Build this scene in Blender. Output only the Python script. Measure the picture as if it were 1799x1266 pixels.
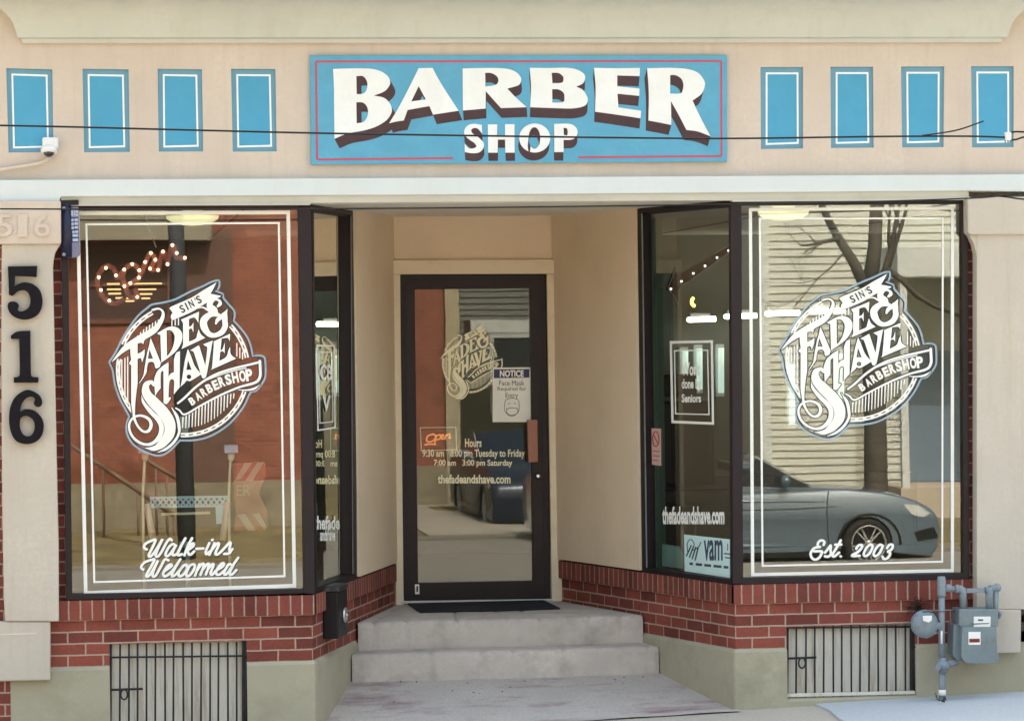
import bpy, bmesh, math, random
from mathutils import Vector, Matrix
from mathutils.geometry import tessellate_polygon
random.seed(7)
R = math.radians
scene = bpy.context.scene
for o in list(bpy.data.objects): bpy.data.objects.remove(o)
COL = scene.collection

# ------------------------------------------------------------------ camera
IW, IH, FPX = 1799.0, 1266.0, 5500.0
CAM = Vector((-3.0908, -18.3435, 2.272))
_y, _p, _r = R(7.5151), R(-0.568), R(-0.7346)
_fwd = Vector((math.sin(_y)*math.cos(_p), math.cos(_y)*math.cos(_p), math.sin(_p)))
_rt = Vector((math.cos(_y), -math.sin(_y), 0)); _up = _rt.cross(_fwd)
_r2 = _rt*math.cos(_r) + _up*math.sin(_r); _u2 = -_rt*math.sin(_r) + _up*math.cos(_r)
cd = bpy.data.cameras.new('camera'); cam = bpy.data.objects.new('camera', cd); COL.objects.link(cam)
cd.sensor_fit = 'HORIZONTAL'; cd.sensor_width = 36; cd.lens = FPX/IW*36
cd.clip_start = 0.1; cd.clip_end = 2000
m = Matrix((( _r2.x, _u2.x, -_fwd.x), (_r2.y, _u2.y, -_fwd.y), (_r2.z, _u2.z, -_fwd.z))).to_4x4()
m.translation = CAM; cam.matrix_world = m
scene.camera = cam
# ------------------------------------------------------------------ light
SUN_EL, SUN_AZ = R(50), R(10)         # sun stands behind the shop: the street front is in open shade
w = bpy.data.worlds.new("World"); scene.world = w; w.use_nodes = True
nt = w.node_tree; bgn = nt.nodes['Background']
sky = nt.nodes.new('ShaderNodeTexSky'); sky.sky_type = 'NISHITA'; sky.sun_disc = False
sky.sun_elevation = SUN_EL; sky.sun_rotation = SUN_AZ; sky.air_density = 2.1; sky.dust_density = 10.0; sky.ozone_density = 0.0
nt.links.new(sky.outputs[0], bgn.inputs[0]); bgn.inputs[1].default_value = 0.15
sd = bpy.data.lights.new('sun', 'SUN'); sd.energy = 2.4; sd.angle = R(0.55); sd.color = (1, .95, .87)
sun = bpy.data.objects.new('sun', sd); COL.objects.link(sun)
sdir = Vector((math.sin(SUN_AZ)*math.cos(SUN_EL), math.cos(SUN_AZ)*math.cos(SUN_EL), math.sin(SUN_EL)))
sun.rotation_euler = (-sdir).to_track_quat('-Z', 'Y').to_euler()
scene.view_settings.view_transform = 'Standard'; scene.view_settings.look = 'None'
scene.view_settings.exposure = 2.10; scene.view_settings.gamma = 1
scene.render.engine = 'CYCLES'
scene.cycles.use_denoising = True
scene.cycles.max_bounces = 8; scene.cycles.transparent_max_bounces = 16
scene.cycles.caustics_reflective = False; scene.cycles.caustics_refractive = False
scene.cycles.sample_clamp_indirect = 6

# ------------------------------------------------------------------ helpers
def rdir(u, v): return (_fwd*FPX + _r2*(u-IW/2) - _u2*(v-IH/2)).normalized()
def onY(u, v, Y=0.0):
    d = rdir(u, v); return CAM + d*((Y-CAM.y)/d.y)
def onZ(u, v, z):
    d = rdir(u, v); return CAM + d*((z-CAM.z)/d.z)
def onP(u, v, p, n):
    d = rdir(u, v); return CAM + d*((p-CAM).dot(n)/d.dot(n))
NF = Vector((0, -1, 0))
def planeY(Y):                      # photo pixel -> point of a wall facing the street, off = metres in front of it
    return lambda u, v, off=0.0: onY(u, v, Y) + NF*off
def planeP(p, n):
    return lambda u, v, off=0.0: onP(u, v, p, n) + n*off

def spline(pts, closed=True, n=5):
    P = [Vector((p[0], p[1])) for p in pts]; cor = [len(p) > 2 and p[2] == 1 for p in pts]
    N = len(P); out = []
    rng = range(N) if closed else range(N-1)
    for i in rng:
        a, b = P[i], P[(i+1) % N]; ca, cb = cor[i], cor[(i+1) % N]
        if not closed: ca = ca or i == 0; cb = cb or i+1 == N-1
        if ca and cb: out.append(a.copy()); continue
        ta = (b-a) if ca else (b-P[i-1])*.5
        tb = (b-a) if cb else (P[(i+2) % N]-a)*.5
        L = (b-a).length
        for t_ in (ta, tb):
            if t_.length > 1.6*L: t_ *= 1.6*L/t_.length
        for k in range(n):
            t = k/n; t2 = t*t; t3 = t2*t
            out.append(a*(2*t3-3*t2+1)+ta*(t3-2*t2+t)+b*(-2*t3+3*t2)+tb*(t3-t2))
    if not closed: out.append(P[-1].copy())
    return out
def ell(cx, cy, rx, ry, n=28, a0=0, a1=360):
    return [Vector((cx+rx*math.cos(R(a0+(a1-a0)*i/n)), cy+ry*math.sin(R(a0+(a1-a0)*i/n)))) for i in range(n if a1-a0 == 360 else n+1)]

def poly(bm, loops, fn, off=0.0, thick=0.0):
    """filled outline with holes; fn maps drawing coordinates to the wall; thick > 0 makes a solid"""
    vl = [[Vector((p[0], p[1], 0)) for p in l] for l in loops]
    tris = tessellate_polygon(vl)
    flat = [p for l in vl for p in l]
    fv = [bm.verts.new(fn(p.x, p.y, off)) for p in flat]
    nrm = fn(flat[0].x, flat[0].y, 1.0) - fn(flat[0].x, flat[0].y, 0.0)
    def tri(vs, flip):
        try:
            f = bm.faces.new(vs); f.normal_update()
            if (f.normal.dot(nrm) < 0) != flip: f.normal_flip()
            return f
        except ValueError: return None
    for t in tris: tri([fv[i] for i in t], False)
    if thick:
        bv = [bm.verts.new(fn(p.x, p.y, off-thick)) for p in flat]
        for t in tris: tri([bv[i] for i in t], True)
        k = 0
        for l in vl:
            n = len(l)
            for i in range(n):
                a, b = k+i, k+(i+1) % n
                try: bm.faces.new((fv[a], fv[b], bv[b], bv[a]))
                except ValueError: pass
            k += n
def ribbon(bm, pts, fn, off=0.0, w=None, n=6, scale=None, cap=True):
    """brush stroke: pts (x, y[, width])"""
    W = [p[2] if len(p) > 2 else w for p in pts]
    C = spline([(p[0], p[1]) for p in pts], closed=False, n=n)
    M = len(C); ws = []
    for i in range(M):
        t = min(i/n, len(W)-1); k = min(int(t), len(W)-2) if len(W) > 1 else 0
        f = t-k; f = f*f*(3-2*f)
        ws.append(W[k]*(1-f)+W[k+1]*f)
    tang = [(C[min(i+1, M-1)]-C[max(i-1, 0)]).normalized() for i in range(M)]
    prev = None
    for i in range(M):
        o = off + i*4e-6
        t = tang[i]; nn = Vector((-t.y, t.x))*ws[i]/2
        a = bm.verts.new(fn(*(C[i]+nn), o)); b = bm.verts.new(fn(*(C[i]-nn), o))
        if prev:
            f = bm.faces.new((prev[0], prev[1], b, a))
        prev = (a, b)
        if cap and i in (0, M-1):
            s = -1 if i == 0 else 1
            arc = [C[i]+nn*math.cos(R(18*k))+t*s*ws[i]/2*math.sin(R(18*k)) for k in range(11)]
            try: bm.faces.new([bm.verts.new(fn(p.x, p.y, o)) for p in arc])
            except ValueError: pass
def frame_px(bm, outer, wd, fn, off=0.0, thick=0.0):
    """closed band (a painted border or a frame); outer corners in px, widths (l,t,r,b)"""
    (x0, y0), (x1, y1), (x2, y2), (x3, y3) = outer     # TL TR BR BL
    l, t, r, b = wd
    inner = [(x0+l, y0+t), (x1-r, y1+t), (x2-r, y2-b), (x3+l, y3-b)]
    for i in range(4):
        j = (i+1) % 4
        poly(bm, [[outer[i], outer[j], inner[j], inner[i]]], fn, off+i*2e-6, thick)
def box(bm, a, b):
    vs = [bm.verts.new((x, y, z)) for x in (a[0], b[0]) for y in (a[1], b[1]) for z in (a[2], b[2])]
    for f in ((0,1,3,2),(4,6,7,5),(0,4,5,1),(2,3,7,6),(0,2,6,4),(1,5,7,3)): bm.faces.new([vs[i] for i in f])
    return vs
def prism(bm, pts, z0, z1):           # plan polygon (list of x,y) standing from z0 to z1 (z may be functions of x,y)
    f0 = z0 if callable(z0) else (lambda x, y: z0); f1 = z1 if callable(z1) else (lambda x, y: z1)
    lo = [bm.verts.new((p[0], p[1], f0(p[0], p[1]))) for p in pts]; hi = [bm.verts.new((p[0], p[1], f1(p[0], p[1]))) for p in pts]
    n = len(pts)
    for t in tessellate_polygon([[Vector((p[0], p[1], 0)) for p in pts]]):
        bm.faces.new([hi[i] for i in t]); bm.faces.new([lo[i] for i in reversed(t)])
    for i in range(n):
        j = (i+1) % n; bm.faces.new((lo[i], lo[j], hi[j], hi[i]))
def tube(bm, pts, r, seg=10, caps=True):
    rs = r if isinstance(r, (list, tuple)) else [r]*len(pts)
    P = [Vector(p) for p in pts]; rings = []
    ref = None
    for i, p in enumerate(P):
        d = (P[min(i+1, len(P)-1)]-P[max(i-1, 0)]).normalized()
        if ref is None: ref = d.orthogonal().normalized()
        x = (ref-d*ref.dot(d)); x = x.normalized() if x.length > 1e-5 else d.orthogonal().normalized(); ref = x
        y = d.cross(x)
        rings.append([bm.verts.new(p+(x*math.cos(2*math.pi*k/seg)+y*math.sin(2*math.pi*k/seg))*rs[i]) for k in range(seg)])
    for a, b in zip(rings, rings[1:]):
        for k in range(seg): f = bm.faces.new((a[k], a[(k+1) % seg], b[(k+1) % seg], b[k])); f.smooth = True
    if caps:
        bm.faces.new(list(reversed(rings[0]))); bm.faces.new(rings[-1])
def lathe(bm, prof, c, axis, seg=20, caps=True):   # prof: (radius, distance along axis)
    axis = Vector(axis).normalized(); x = axis.orthogonal().normalized(); y = axis.cross(x); c = Vector(c); rings = []
    for r, h in prof:
        r = max(r, 1e-4)
        rings.append([bm.verts.new(c+axis*h+(x*math.cos(2*math.pi*k/seg)+y*math.sin(2*math.pi*k/seg))*r) for k in range(seg)])
    for a, b in zip(rings, rings[1:]):
        for k in range(seg): f = bm.faces.new((a[k], a[(k+1) % seg], b[(k+1) % seg], b[k])); f.smooth = True
    if caps: bm.faces.new(list(reversed(rings[0]))); bm.faces.new(rings[-1])
def sphere(bm, c, r, s=(1,1,1), seg=12):
    mt = Matrix.Translation(c) @ Matrix.Diagonal((r*s[0], r*s[1], r*s[2], 1))
    g = bmesh.ops.create_uvsphere(bm, u_segments=seg, v_segments=max(6, seg//2), radius=1, matrix=mt)
    for v in g['verts']:
        for f in v.link_faces: f.smooth = True
def text(bm, s, fn, u0, v0, u1, v1, off=0.0, thick=0.0, bold=0.0, shear=0.0, mirror=False):
    """lettering fitted into the box u0..u1, v0 (top) .. v1 (bottom)"""
    cu = bpy.data.curves.new('t', 'FONT'); cu.body = s; cu.size = 1; cu.offset = bold; cu.shear = shear; cu.resolution_u = 3
    cu.align_x = 'CENTER'
    ob = bpy.data.objects.new('t', cu); COL.objects.link(ob)
    me = bpy.data.meshes.new_from_object(ob.evaluated_get(bpy.context.evaluated_depsgraph_get()))
    bpy.data.objects.remove(ob); bpy.data.curves.remove(cu)
    xs = [v.co.x for v in me.vertices]; ys = [v.co.y for v in me.vertices]
    x0, x1, y0, y1 = min(xs), max(xs), min(ys), max(ys)
    def mp(c):
        tx = (c.x-x0)/(x1-x0)
        if mirror: tx = 1-tx
        return u0+(u1-u0)*tx, v1+(v0-v1)*(c.y-y0)/(y1-y0)
    vs = [bm.verts.new(fn(*mp(v.co), off)) for v in me.vertices]
    fs = [bm.faces.new([vs[i] for i in p.vertices]) for p in me.polygons]
    nrm = fn(u0, v0, 1)-fn(u0, v0, 0)
    for f in fs:
        f.normal_update()
        if f.normal.dot(nrm) < 0: f.normal_flip()
    if thick:
        bd = [e for e in bm.edges if len(e.link_faces) == 1 and e.link_faces[0] in set(fs)]
        g = bmesh.ops.extrude_edge_only(bm, edges=bd)
        for v in [x for x in g['geom'] if isinstance(x, bmesh.types.BMVert)]: v.co -= nrm*thick
    bpy.data.meshes.remove(me)
def bevel(bm, w, seg=2, ang=40):
    bmesh.ops.remove_doubles(bm, verts=bm.verts, dist=1e-5)
    bmesh.ops.recalc_face_normals(bm, faces=bm.faces)
    es = [e for e in bm.edges if len(e.link_faces) == 2 and e.calc_face_angle(0) > R(ang)]
    if es: bmesh.ops.bevel(bm, geom=es, offset=w, segments=seg, profile=.6, affect='EDGES', clamp_overlap=True)
    for f in bm.faces: f.smooth = False
def obj(name, bm, mt, parent=None, recalc=True, label=None):
    if recalc: bmesh.ops.recalc_face_normals(bm, faces=bm.faces)
    me = bpy.data.meshes.new(name); bm.to_mesh(me); bm.free()
    o = bpy.data.objects.new(name, me); COL.objects.link(o)
    for mm in (mt if isinstance(mt, (list, tuple)) else [mt]): me.materials.append(mm)
    if parent is not None:
        o.parent = parent; o.matrix_parent_inverse = Matrix.Translation(-WLOC.get(parent.name, Vector()))
        WLOC[o.name] = WLOC.get(parent.name, Vector()) * 0
    if label: o['label'] = label
    return o
WLOC = {}
def thing(name, loc, label, cat, group=None):
    o = bpy.data.objects.new(name, None); COL.objects.link(o); o.location = loc; o.empty_display_size = .2
    WLOC[o.name] = Vector(loc); o['label'] = label; o['category'] = cat
    if group: o['group'] = group
    return o
def tag(o, label, cat, group=None, kind=None):
    if label: o['label'] = label; o['category'] = cat
    if group: o['group'] = group
    if kind: o['kind'] = kind
    return o
BM = bmesh.new

# ------------------------------------------------------------------ materials
def nodes(name):
    mt = bpy.data.materials.new(name); mt.use_nodes = True; t = mt.node_tree
    return mt, t, t.nodes['Principled BSDF']
def N(t, k, **kw):
    n = t.nodes.new('ShaderNode'+k)
    for a, b in kw.items():
        if a.startswith('i_'): n.inputs[a[2:].replace('_', ' ')].default_value = b
        else: setattr(n, a, b)
    return n
def c4(c): return (c[0], c[1], c[2], 1)
def mixrgb(t, fac, a, b, mode='MIX'):
    n = t.nodes.new('ShaderNodeMix'); n.data_type = 'RGBA'; n.blend_type = mode
    for i, v in ((0, fac), (6, a), (7, b)):
        if isinstance(v, bpy.types.NodeSocket): t.links.new(v, n.inputs[i])
        elif i == 0: n.inputs[0].default_value = v
        else: n.inputs[i].default_value = c4(v)
    return n.outputs[2]
def ramp(t, src, p0, p1):
    n = N(t, 'MapRange'); n.inputs[1].default_value = p0; n.inputs[2].default_value = p1; n.clamp = True
    t.links.new(src, n.inputs[0]); return n.outputs[0]
def noise(t, co, sc, det=4, rough=.6, vec=None):
    n = N(t, 'TexNoise'); n.inputs['Scale'].default_value = sc; n.inputs['Detail'].default_value = det; n.inputs['Roughness'].default_value = rough
    t.links.new(co, n.inputs['Vector']); return n.outputs['Fac']
def paint(name, col, rough=.7, var=.12, sc=2.5, bump=.15, bsc=180, dirt=None, dirtamt=.35, dsc=1.2, streak=False, metal=0.0, spec=.3):
    mt, t, b = nodes(name)
    co = N(t, 'TexCoord').outputs['Object']
    n1 = noise(t, co, sc, 5)
    d = tuple(x*(1-var*1.3) for x in col); l = tuple(min(1, x*(1+var)) for x in col)
    c = mixrgb(t, ramp(t, n1, .3, .7), d, l)
    n3 = noise(t, co, 35, 4, .7)
    c = mixrgb(t, ramp(t, n3, .35, .75), c, tuple(x*(1-var*.5) for x in col))
    if dirt:
        if streak:
            mp = N(t, 'Mapping'); mp.inputs['Scale'].default_value = (9, 9, .7); t.links.new(co, mp.inputs[0]); cc = mp.outputs[0]
        else: cc = co
        n2 = noise(t, cc, dsc, 6, .65)
        f = N(t, 'Math', operation='MULTIPLY'); t.links.new(ramp(t, n2, .5, .75), f.inputs[0]); f.inputs[1].default_value = dirtamt
        c = mixrgb(t, f.outputs[0], c, dirt)
    t.links.new(c, b.inputs['Base Color'])
    b.inputs['Roughness'].default_value = rough; b.inputs['Metallic'].default_value = metal
    b.inputs['Specular IOR Level'].default_value = spec
    if bump:
        bp = N(t, 'Bump'); bp.inputs['Strength'].default_value = bump; bp.inputs['Distance'].default_value = .004
        t.links.new(noise(t, co, bsc, 3), bp.inputs['Height'])
        b2 = N(t, 'Bump'); b2.inputs['Strength'].default_value = bump*.8; b2.inputs['Distance'].default_value = .02
        t.links.new(noise(t, co, 9, 3), b2.inputs['Height']); t.links.new(bp.outputs[0], b2.inputs['Normal'])
        t.links.new(b2.outputs[0], b.inputs['Normal'])
    return mt
def plain(name, col, rough=.5, metal=0.0, spec=.4, var=.06):
    return paint(name, col, rough, var, 6, .04, 250, metal=metal, spec=spec)
def emit(name, col, st, base=(.8, .8, .8)):
    mt, t, b = nodes(name); b.inputs['Base Color'].default_value = c4(base)
    b.inputs['Emission Color'].default_value = c4(col); b.inputs['Emission Strength'].default_value = st
    return mt
def brick(name, c1, c2, mortar, bw=.2032, rh=.0677, ms=.0055, off=.5, dark=.6):
    mt, t, b = nodes(name)
    uv = N(t, 'UVMap').outputs[0]
    br = N(t, 'TexBrick'); br.offset = off; br.inputs['Scale'].default_value = 1
    br.inputs['Brick Width'].default_value = bw; br.inputs['Row Height'].default_value = rh; br.inputs['Mortar Size'].default_value = ms
    br.inputs['Mortar Smooth'].default_value = .25; br.inputs['Bias'].default_value = 0
    for k, v in (('Color1', c1), ('Color2', c2), ('Mortar', mortar)): br.inputs[k].default_value = c4(v)
    wob = noise(t, uv, 30, 3); ad = N(t, 'VectorMath', operation='SCALE')
    nv = N(t, 'TexNoise'); nv.inputs['Scale'].default_value = 14; t.links.new(uv, nv.inputs['Vector'])
    sb = N(t, 'VectorMath', operation='SUBTRACT'); t.links.new(nv.outputs['Color'], sb.inputs[0]); sb.inputs[1].default_value = (.5, .5, .5)
    t.links.new(sb.outputs[0], ad.inputs[0]); ad.inputs['Scale'].default_value = .006
    av = N(t, 'VectorMath', operation='ADD'); t.links.new(uv, av.inputs[0]); t.links.new(ad.outputs[0], av.inputs[1])
    t.links.new(av.outputs[0], br.inputs['Vector'])
    n1 = noise(t, uv, 60, 5, .7); c = mixrgb(t, ramp(t, n1, .3, .8), br.outputs['Color'], (.5, .5, .5), 'MULTIPLY')
    c = mixrgb(t, .55, br.outputs['Color'], c)
    n2 = noise(t, uv, 3.0, 5, .7); c2_ = mixrgb(t, ramp(t, n2, .45, .8), c, (dark, dark*.95, dark*.95), 'MULTIPLY')
    t.links.new(c2_, b.inputs['Base Color']); b.inputs['Roughness'].default_value = .8; b.inputs['Specular IOR Level'].default_value = .25
    h = N(t, 'Math', operation='SUBTRACT'); t.links.new(n1, h.inputs[0]); h.inputs[0].default_value = 0
    mm = N(t, 'Math', operation='MULTIPLY'); t.links.new(br.outputs['Fac'], mm.inputs[0]); mm.inputs[1].default_value = 1.6
    t.links.new(mm.outputs[0], h.inputs[1])
    bp = N(t, 'Bump'); bp.inputs['Strength'].default_value = .5; bp.inputs['Distance'].default_value = .006
    t.links.new(h.outputs[0], bp.inputs['Height']); t.links.new(bp.outputs[0], b.inputs['Normal'])
    return mt
def glass(name, tint=(.9, .95, .92), k=3.0, add=0.0):
    mt = bpy.data.materials.new(name); mt.use_nodes = True; t = mt.node_tree; t.nodes.clear()
    out = N(t, 'OutputMaterial'); tr = N(t, 'BsdfTransparent'); tr.inputs[0].default_value = c4(tint)
    gl = N(t, 'BsdfGlossy'); gl.inputs['Roughness'].default_value = 0.0; gl.inputs[0].default_value = (.97, 1, .98, 1)
    fr = N(t, 'Fresnel'); fr.inputs[0].default_value = 1.5
    m1 = N(t, 'Math', operation='MULTIPLY_ADD'); m1.use_clamp = True; t.links.new(fr.outputs[0], m1.inputs[0]); m1.inputs[1].default_value = k; m1.inputs[2].default_value = add
    mx = N(t, 'MixShader'); t.links.new(m1.outputs[0], mx.inputs[0]); t.links.new(tr.outputs[0], mx.inputs[1]); t.links.new(gl.outputs[0], mx.inputs[2])
    # old panes are never quite flat
    co = N(t, 'TexCoord').outputs['Object']
    bp = N(t, 'Bump'); bp.inputs['Strength'].default_value = .02; bp.inputs['Distance'].default_value = .01
    t.links.new(noise(t, co, 1.6, 1), bp.inputs['Height']); t.links.new(bp.outputs[0], gl.inputs['Normal'])
    t.links.new(mx.outputs[0], out.inputs[0]); return mt
def film(name, col, alpha):
    mt, t, b = nodes(name); b.inputs['Base Color'].default_value = c4(col); b.inputs['Alpha'].default_value = alpha; b.inputs['Roughness'].default_value = .6
    return mt
# ------------------------------------------------------------------ materials used
M = {}
M['wall'] = paint('tan_stucco', (.595, .51, .435), .85, .10, 1.6, .3, 220, dirt=(.45, .375, .31), dirtamt=.4, dsc=1.3, streak=True)
M['pil'] = paint('cream_stucco', (.54, .485, .415), .85, .09, 1.6, .35, 200, dirt=(.45, .38, .30), dirtamt=.45, dsc=1.6, streak=True)
M['cornice'] = paint('cornice_paint', (.525, .54, .49), .7, .06, 1.2, .1, 160, dirt=(.38, .38, .32), dirtamt=.35, dsc=.8, streak=True)
M['white'] = paint('white_trim_paint', (.61, .66, .67), .6, .04, 1.5, .08, 160, dirt=(.55, .57, .53), dirtamt=.3, dsc=1.0, streak=True)
M['lip'] = paint('aluminium_trim', (.52, .50, .43), .5, .06, 2, .05, 200, dirt=(.36, .34, .28), dirtamt=.5, dsc=2.5)
M['blue'] = paint('blue_panel_paint', (.070, .325, .52), .55, .06, 3, .06, 200)
M['edgeblue'] = paint('dusty_blue_paint', (.14, .32, .44), .6, .06, 3, .06, 200)
M['line'] = plain('white_line_paint', (.80, .84, .86), .5)
M['red'] = plain('red_line_paint', (.50, .07, .12), .5)
M['sign'] = paint('sign_blue_paint', (.10, .35, .53), .5, .09, 5, .08, 160, dirt=(.15, .39, .53), dirtamt=.4, dsc=7)
M['letter'] = paint('letter_white_paint', (.78, .80, .80), .5, .05, 6, .08, 120, dirt=(.62, .64, .62), dirtamt=.3, dsc=14)
M['lshade'] = paint('letter_shade_paint', (.065, .035, .040), .6, .2, 8, .05, 120)
M['bronze'] = paint('dark_bronze_metal', (.020, .013, .016), .45, .2, 6, .03, 200, metal=.0, spec=.25)
M['black'] = paint('black_metal', (.008, .008, .010), .45, .2, 8, .04, 200, spec=.3)
M['brick'] = brick('red_brick', (.31, .082, .058), (.155, .042, .033), (.48, .34, .27))
M['soldier'] = brick('brick_on_edge', (.285, .076, .054), (.155, .042, .034), (.43, .30, .24), bw=.0677, rh=.5, off=0.0)
M['plinth'] = paint('olive_stucco', (.40, .365, .27), .85, .09, 2, .3, 200, dirt=(.23, .215, .15), dirtamt=.55, dsc=2.2)
M['conc'] = paint('step_concrete', (.54, .475, .425), .9, .16, 3, .7, 120, dirt=(.30, .26, .225), dirtamt=.8, dsc=3.4)
M['reveal'] = paint('recess_paint', (.74, .61, .46), .75, .05, 1.6, .12, 200, dirt=(.48, .38, .27), dirtamt=.3, dsc=1.0)
M['ceil'] = paint('recess_ceiling_paint', (.72, .68, .58), .8, .05, 2, .06, 150)
M['casing'] = paint('door_casing_paint', (.76, .66, .50), .6, .05, 3, .06, 200, dirt=(.45, .36, .26), dirtamt=.35, dsc=6)
M['glass'] = glass('window_glass', (.92, .96, .94), 3.2, .0); M['sglass_left'] = glass('side_glass_left', (.88, .97, .94), 4.2, .02); M['sglass'] = glass('side_glass', (.88, .97, .94), 2.2, .0)
M['dglass'] = glass('door_glass', (.80, .86, .80), 2.2, .0)
M['vinyl'] = plain('white_vinyl', (.88, .88, .84), .45)
M['cream'] = plain('cream_vinyl', (.90, .86, .62), .45)
M['navy'] = plain('navy_vinyl', (.012, .018, .035), .45)
M['halo'] = film('frosted_vinyl', (.46, .64, .78), .58)
M['numeral'] = paint('numeral_black', (.010, .008, .012), .6, .25, 12, .1, 90, spec=.12)
M['galv'] = paint('grey_gas_paint', (.215, .26, .295), .5, .12, 9, .08, 120, dirt=(.17, .125, .095), dirtamt=.55, dsc=14, spec=.45)
M['galv2'] = paint('grey_green_paint', (.18, .225, .24), .5, .12, 9, .08, 120, dirt=(.13, .115, .10), dirtamt=.5, dsc=14, spec=.45)
M['paper'] = plain('white_paper', (.86, .86, .82), .6)
M['board'] = paint('cream_board', (.66, .62, .54), .8, .10, 4, .12, 120, dirt=(.30, .22, .15), dirtamt=.8, dsc=3, streak=True)
M['iron'] = paint('wrought_iron', (.022, .020, .022), .55, .3, 14, .1, 120, dirt=(.09, .045, .03), dirtamt=.4, dsc=20)
M['wood'] = paint('pinkish_wood', (.36, .16, .115), .5, .12, 10, .06, 60)
M['rubber'] = paint('mat_rubber', (.022, .024, .032), .9, .2, 10, .6, 300)
M['intd'] = paint('interior_dark', (.17, .19, .175), .8, .15, 1.5, .03, 60)
M['intc'] = paint('interior_ceiling', (.66, .66, .58), .8, .05, 1.5, .03, 60)
M['intg'] = paint('interior_green', (.16, .23, .20), .7, .08, 1.5, .03, 60)
M['intfl'] = paint('interior_floor', (.10, .09, .075), .4, .15, 3, .03, 60)
M['tube'] = emit('lamp_tube', (1, .97, .80), 3.2)
M['tubeg'] = emit('mirror_lamp_tube', (.78, 1, .86), .19)
M['dome'] = emit('dome_lamp', (1, .95, .45), .17)
M['bulb'] = emit('bulb_glow', (1, .78, .34), 3.2)

SHOP = thing('barber_shop', (0, 0, 0), 'tan barber shop front with red brick base, two big lettered windows and recessed door', 'shop')
Zs, Zm0, Zbb = .732, .619, .346            # sill, underside of the brick-on-edge course, foot of the brickwork
ZC = 3.024                                  # ceiling of the entrance recess
def ground(x): return -.012+.031*(x-.75)
# plan of the recess
YB = 2.27
Fl = onY(548, 1042); Fr = onY(1291, 1026)
Bl = onY(688.5, 700, YB); Br = onY(979.5, 700, YB)
for p in (Fl, Fr, Bl, Br): p.z = 0
def splay(F, B):
    d = (B-F).normalized(); n = Vector((d.y, -d.x, 0))
    if n.y > 0: n = -n
    return d, n
dl, nl = splay(Fl, Bl); dr, nr = splay(Fr, Br)
PL, PR = planeP(Fl, nl), planeP(Fr, nr)     # photo pixel -> left / right splay wall
Gl = PL(621, 700); Gr = PR(1126, 700); Gl.z = Gr.z = 0

def uvquads(name, quads, mt, parent, label=None):
    """brick skins: each quad is (p0, p1, p2, p3) BL BR TR TL; uv = metres along the wall, metres of height"""
    bm = BM(); uv = bm.loops.layers.uv.new('UVMap')
    for q in quads:
        f = bm.faces.new([bm.verts.new(p) for p in q[:4]])
        u0 = q[4] if len(q) > 4 else 0.0; v0 = q[5] if len(q) > 5 else 0.0
        d = Vector((q[1]-q[0]).xy).normalized() if (q[1]-q[0]).xy.length > 1e-6 else Vector((1, 0))
        for l in f.loops:
            r = l.vert.co-q[0]; along = r.xy.dot(d)
            up = (r.z if abs(r.z) > 1e-6 or (q[3]-q[0]).z > 1e-6 else (r.xy-d*along).length)
            l[uv].uv = (u0+along, v0+l.vert.co.z if (q[3]-q[0]).z > 1e-6 else v0+up)
    return obj(name, bm, mt, parent, recalc=False, label=label)
V = lambda x, y, z: Vector((x, y, z))

# ---- upper wall with the sunk panels
panL = [((11,120),(92,122),(94,267.5),(15,268)), ((145,121),(226,122),(228,267),(148,267.5)), ((277,121),(355,122),(357,266),(279,266.5)), ((406,121),(484,121.5),(486,266),(409,266.5))]
panR = [((1336,118),(1411,118),(1411,261),(1337,262)), ((1459,117.5),(1534,117.5),(1535,259.5),(1460,260)), ((1583,117),(1659,117),(1658,258.5),(1585,259)), ((1706,116.5),(1781,116.5),(1781,258.5),(1708,259))]
P0 = planeY(0.0)
XL, XR = -6.5, 5.6
def wz(x, z, off=0.0): return V(x, -off, z)   # wall drawing in metres
bm = BM()
def px2m(l, Y=0.0): return [Vector(((q := onY(a, b, Y)).x, q.z)) for a, b in l]
outer = [Vector((XL, 3.06)), Vector((XR, 3.06)), Vector((XR, 5.4)), Vector((XL, 5.4))]
poly(bm, [outer]+[px2m(p) for p in panL+panR], wz, 0, .12)
obj('upper_wall', bm, M['wall'], SHOP)
for p in panL+panR:
    bm = BM(); big = [(p[0][0]-2, p[0][1]-2), (p[1][0]+2, p[1][1]-2), (p[2][0]+2, p[2][1]+2), (p[3][0]-2, p[3][1]+2)]
    poly(bm, [big], planeY(.014), 0, .02)
    pn = obj('wall_panel', bm, M['edgeblue'], SHOP)
    x0, y0 = p[0]; ins = 10
    q = [(p[0][0]+9, p[0][1]+9.5), (p[1][0]-8.5, p[1][1]+9.5), (p[2][0]-8, p[2][1]-8), (p[3][0]+8, p[3][1]-7)]
    bm = BM(); frame_px(bm, q, (3.2, 3.4, 3.2, 3.4), planeY(.014), .003); obj('painted_border', bm, M['line'], pn)
    bm = BM(); q2 = [(q[0][0]+3, q[0][1]+3), (q[1][0]-3, q[1][1]+3), (q[2][0]-3, q[2][1]-3), (q[3][0]+3, q[3][1]-3)]
    poly(bm, [q2], planeY(.014), .0015); obj('painted_field', bm, M['blue'], pn)
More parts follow.
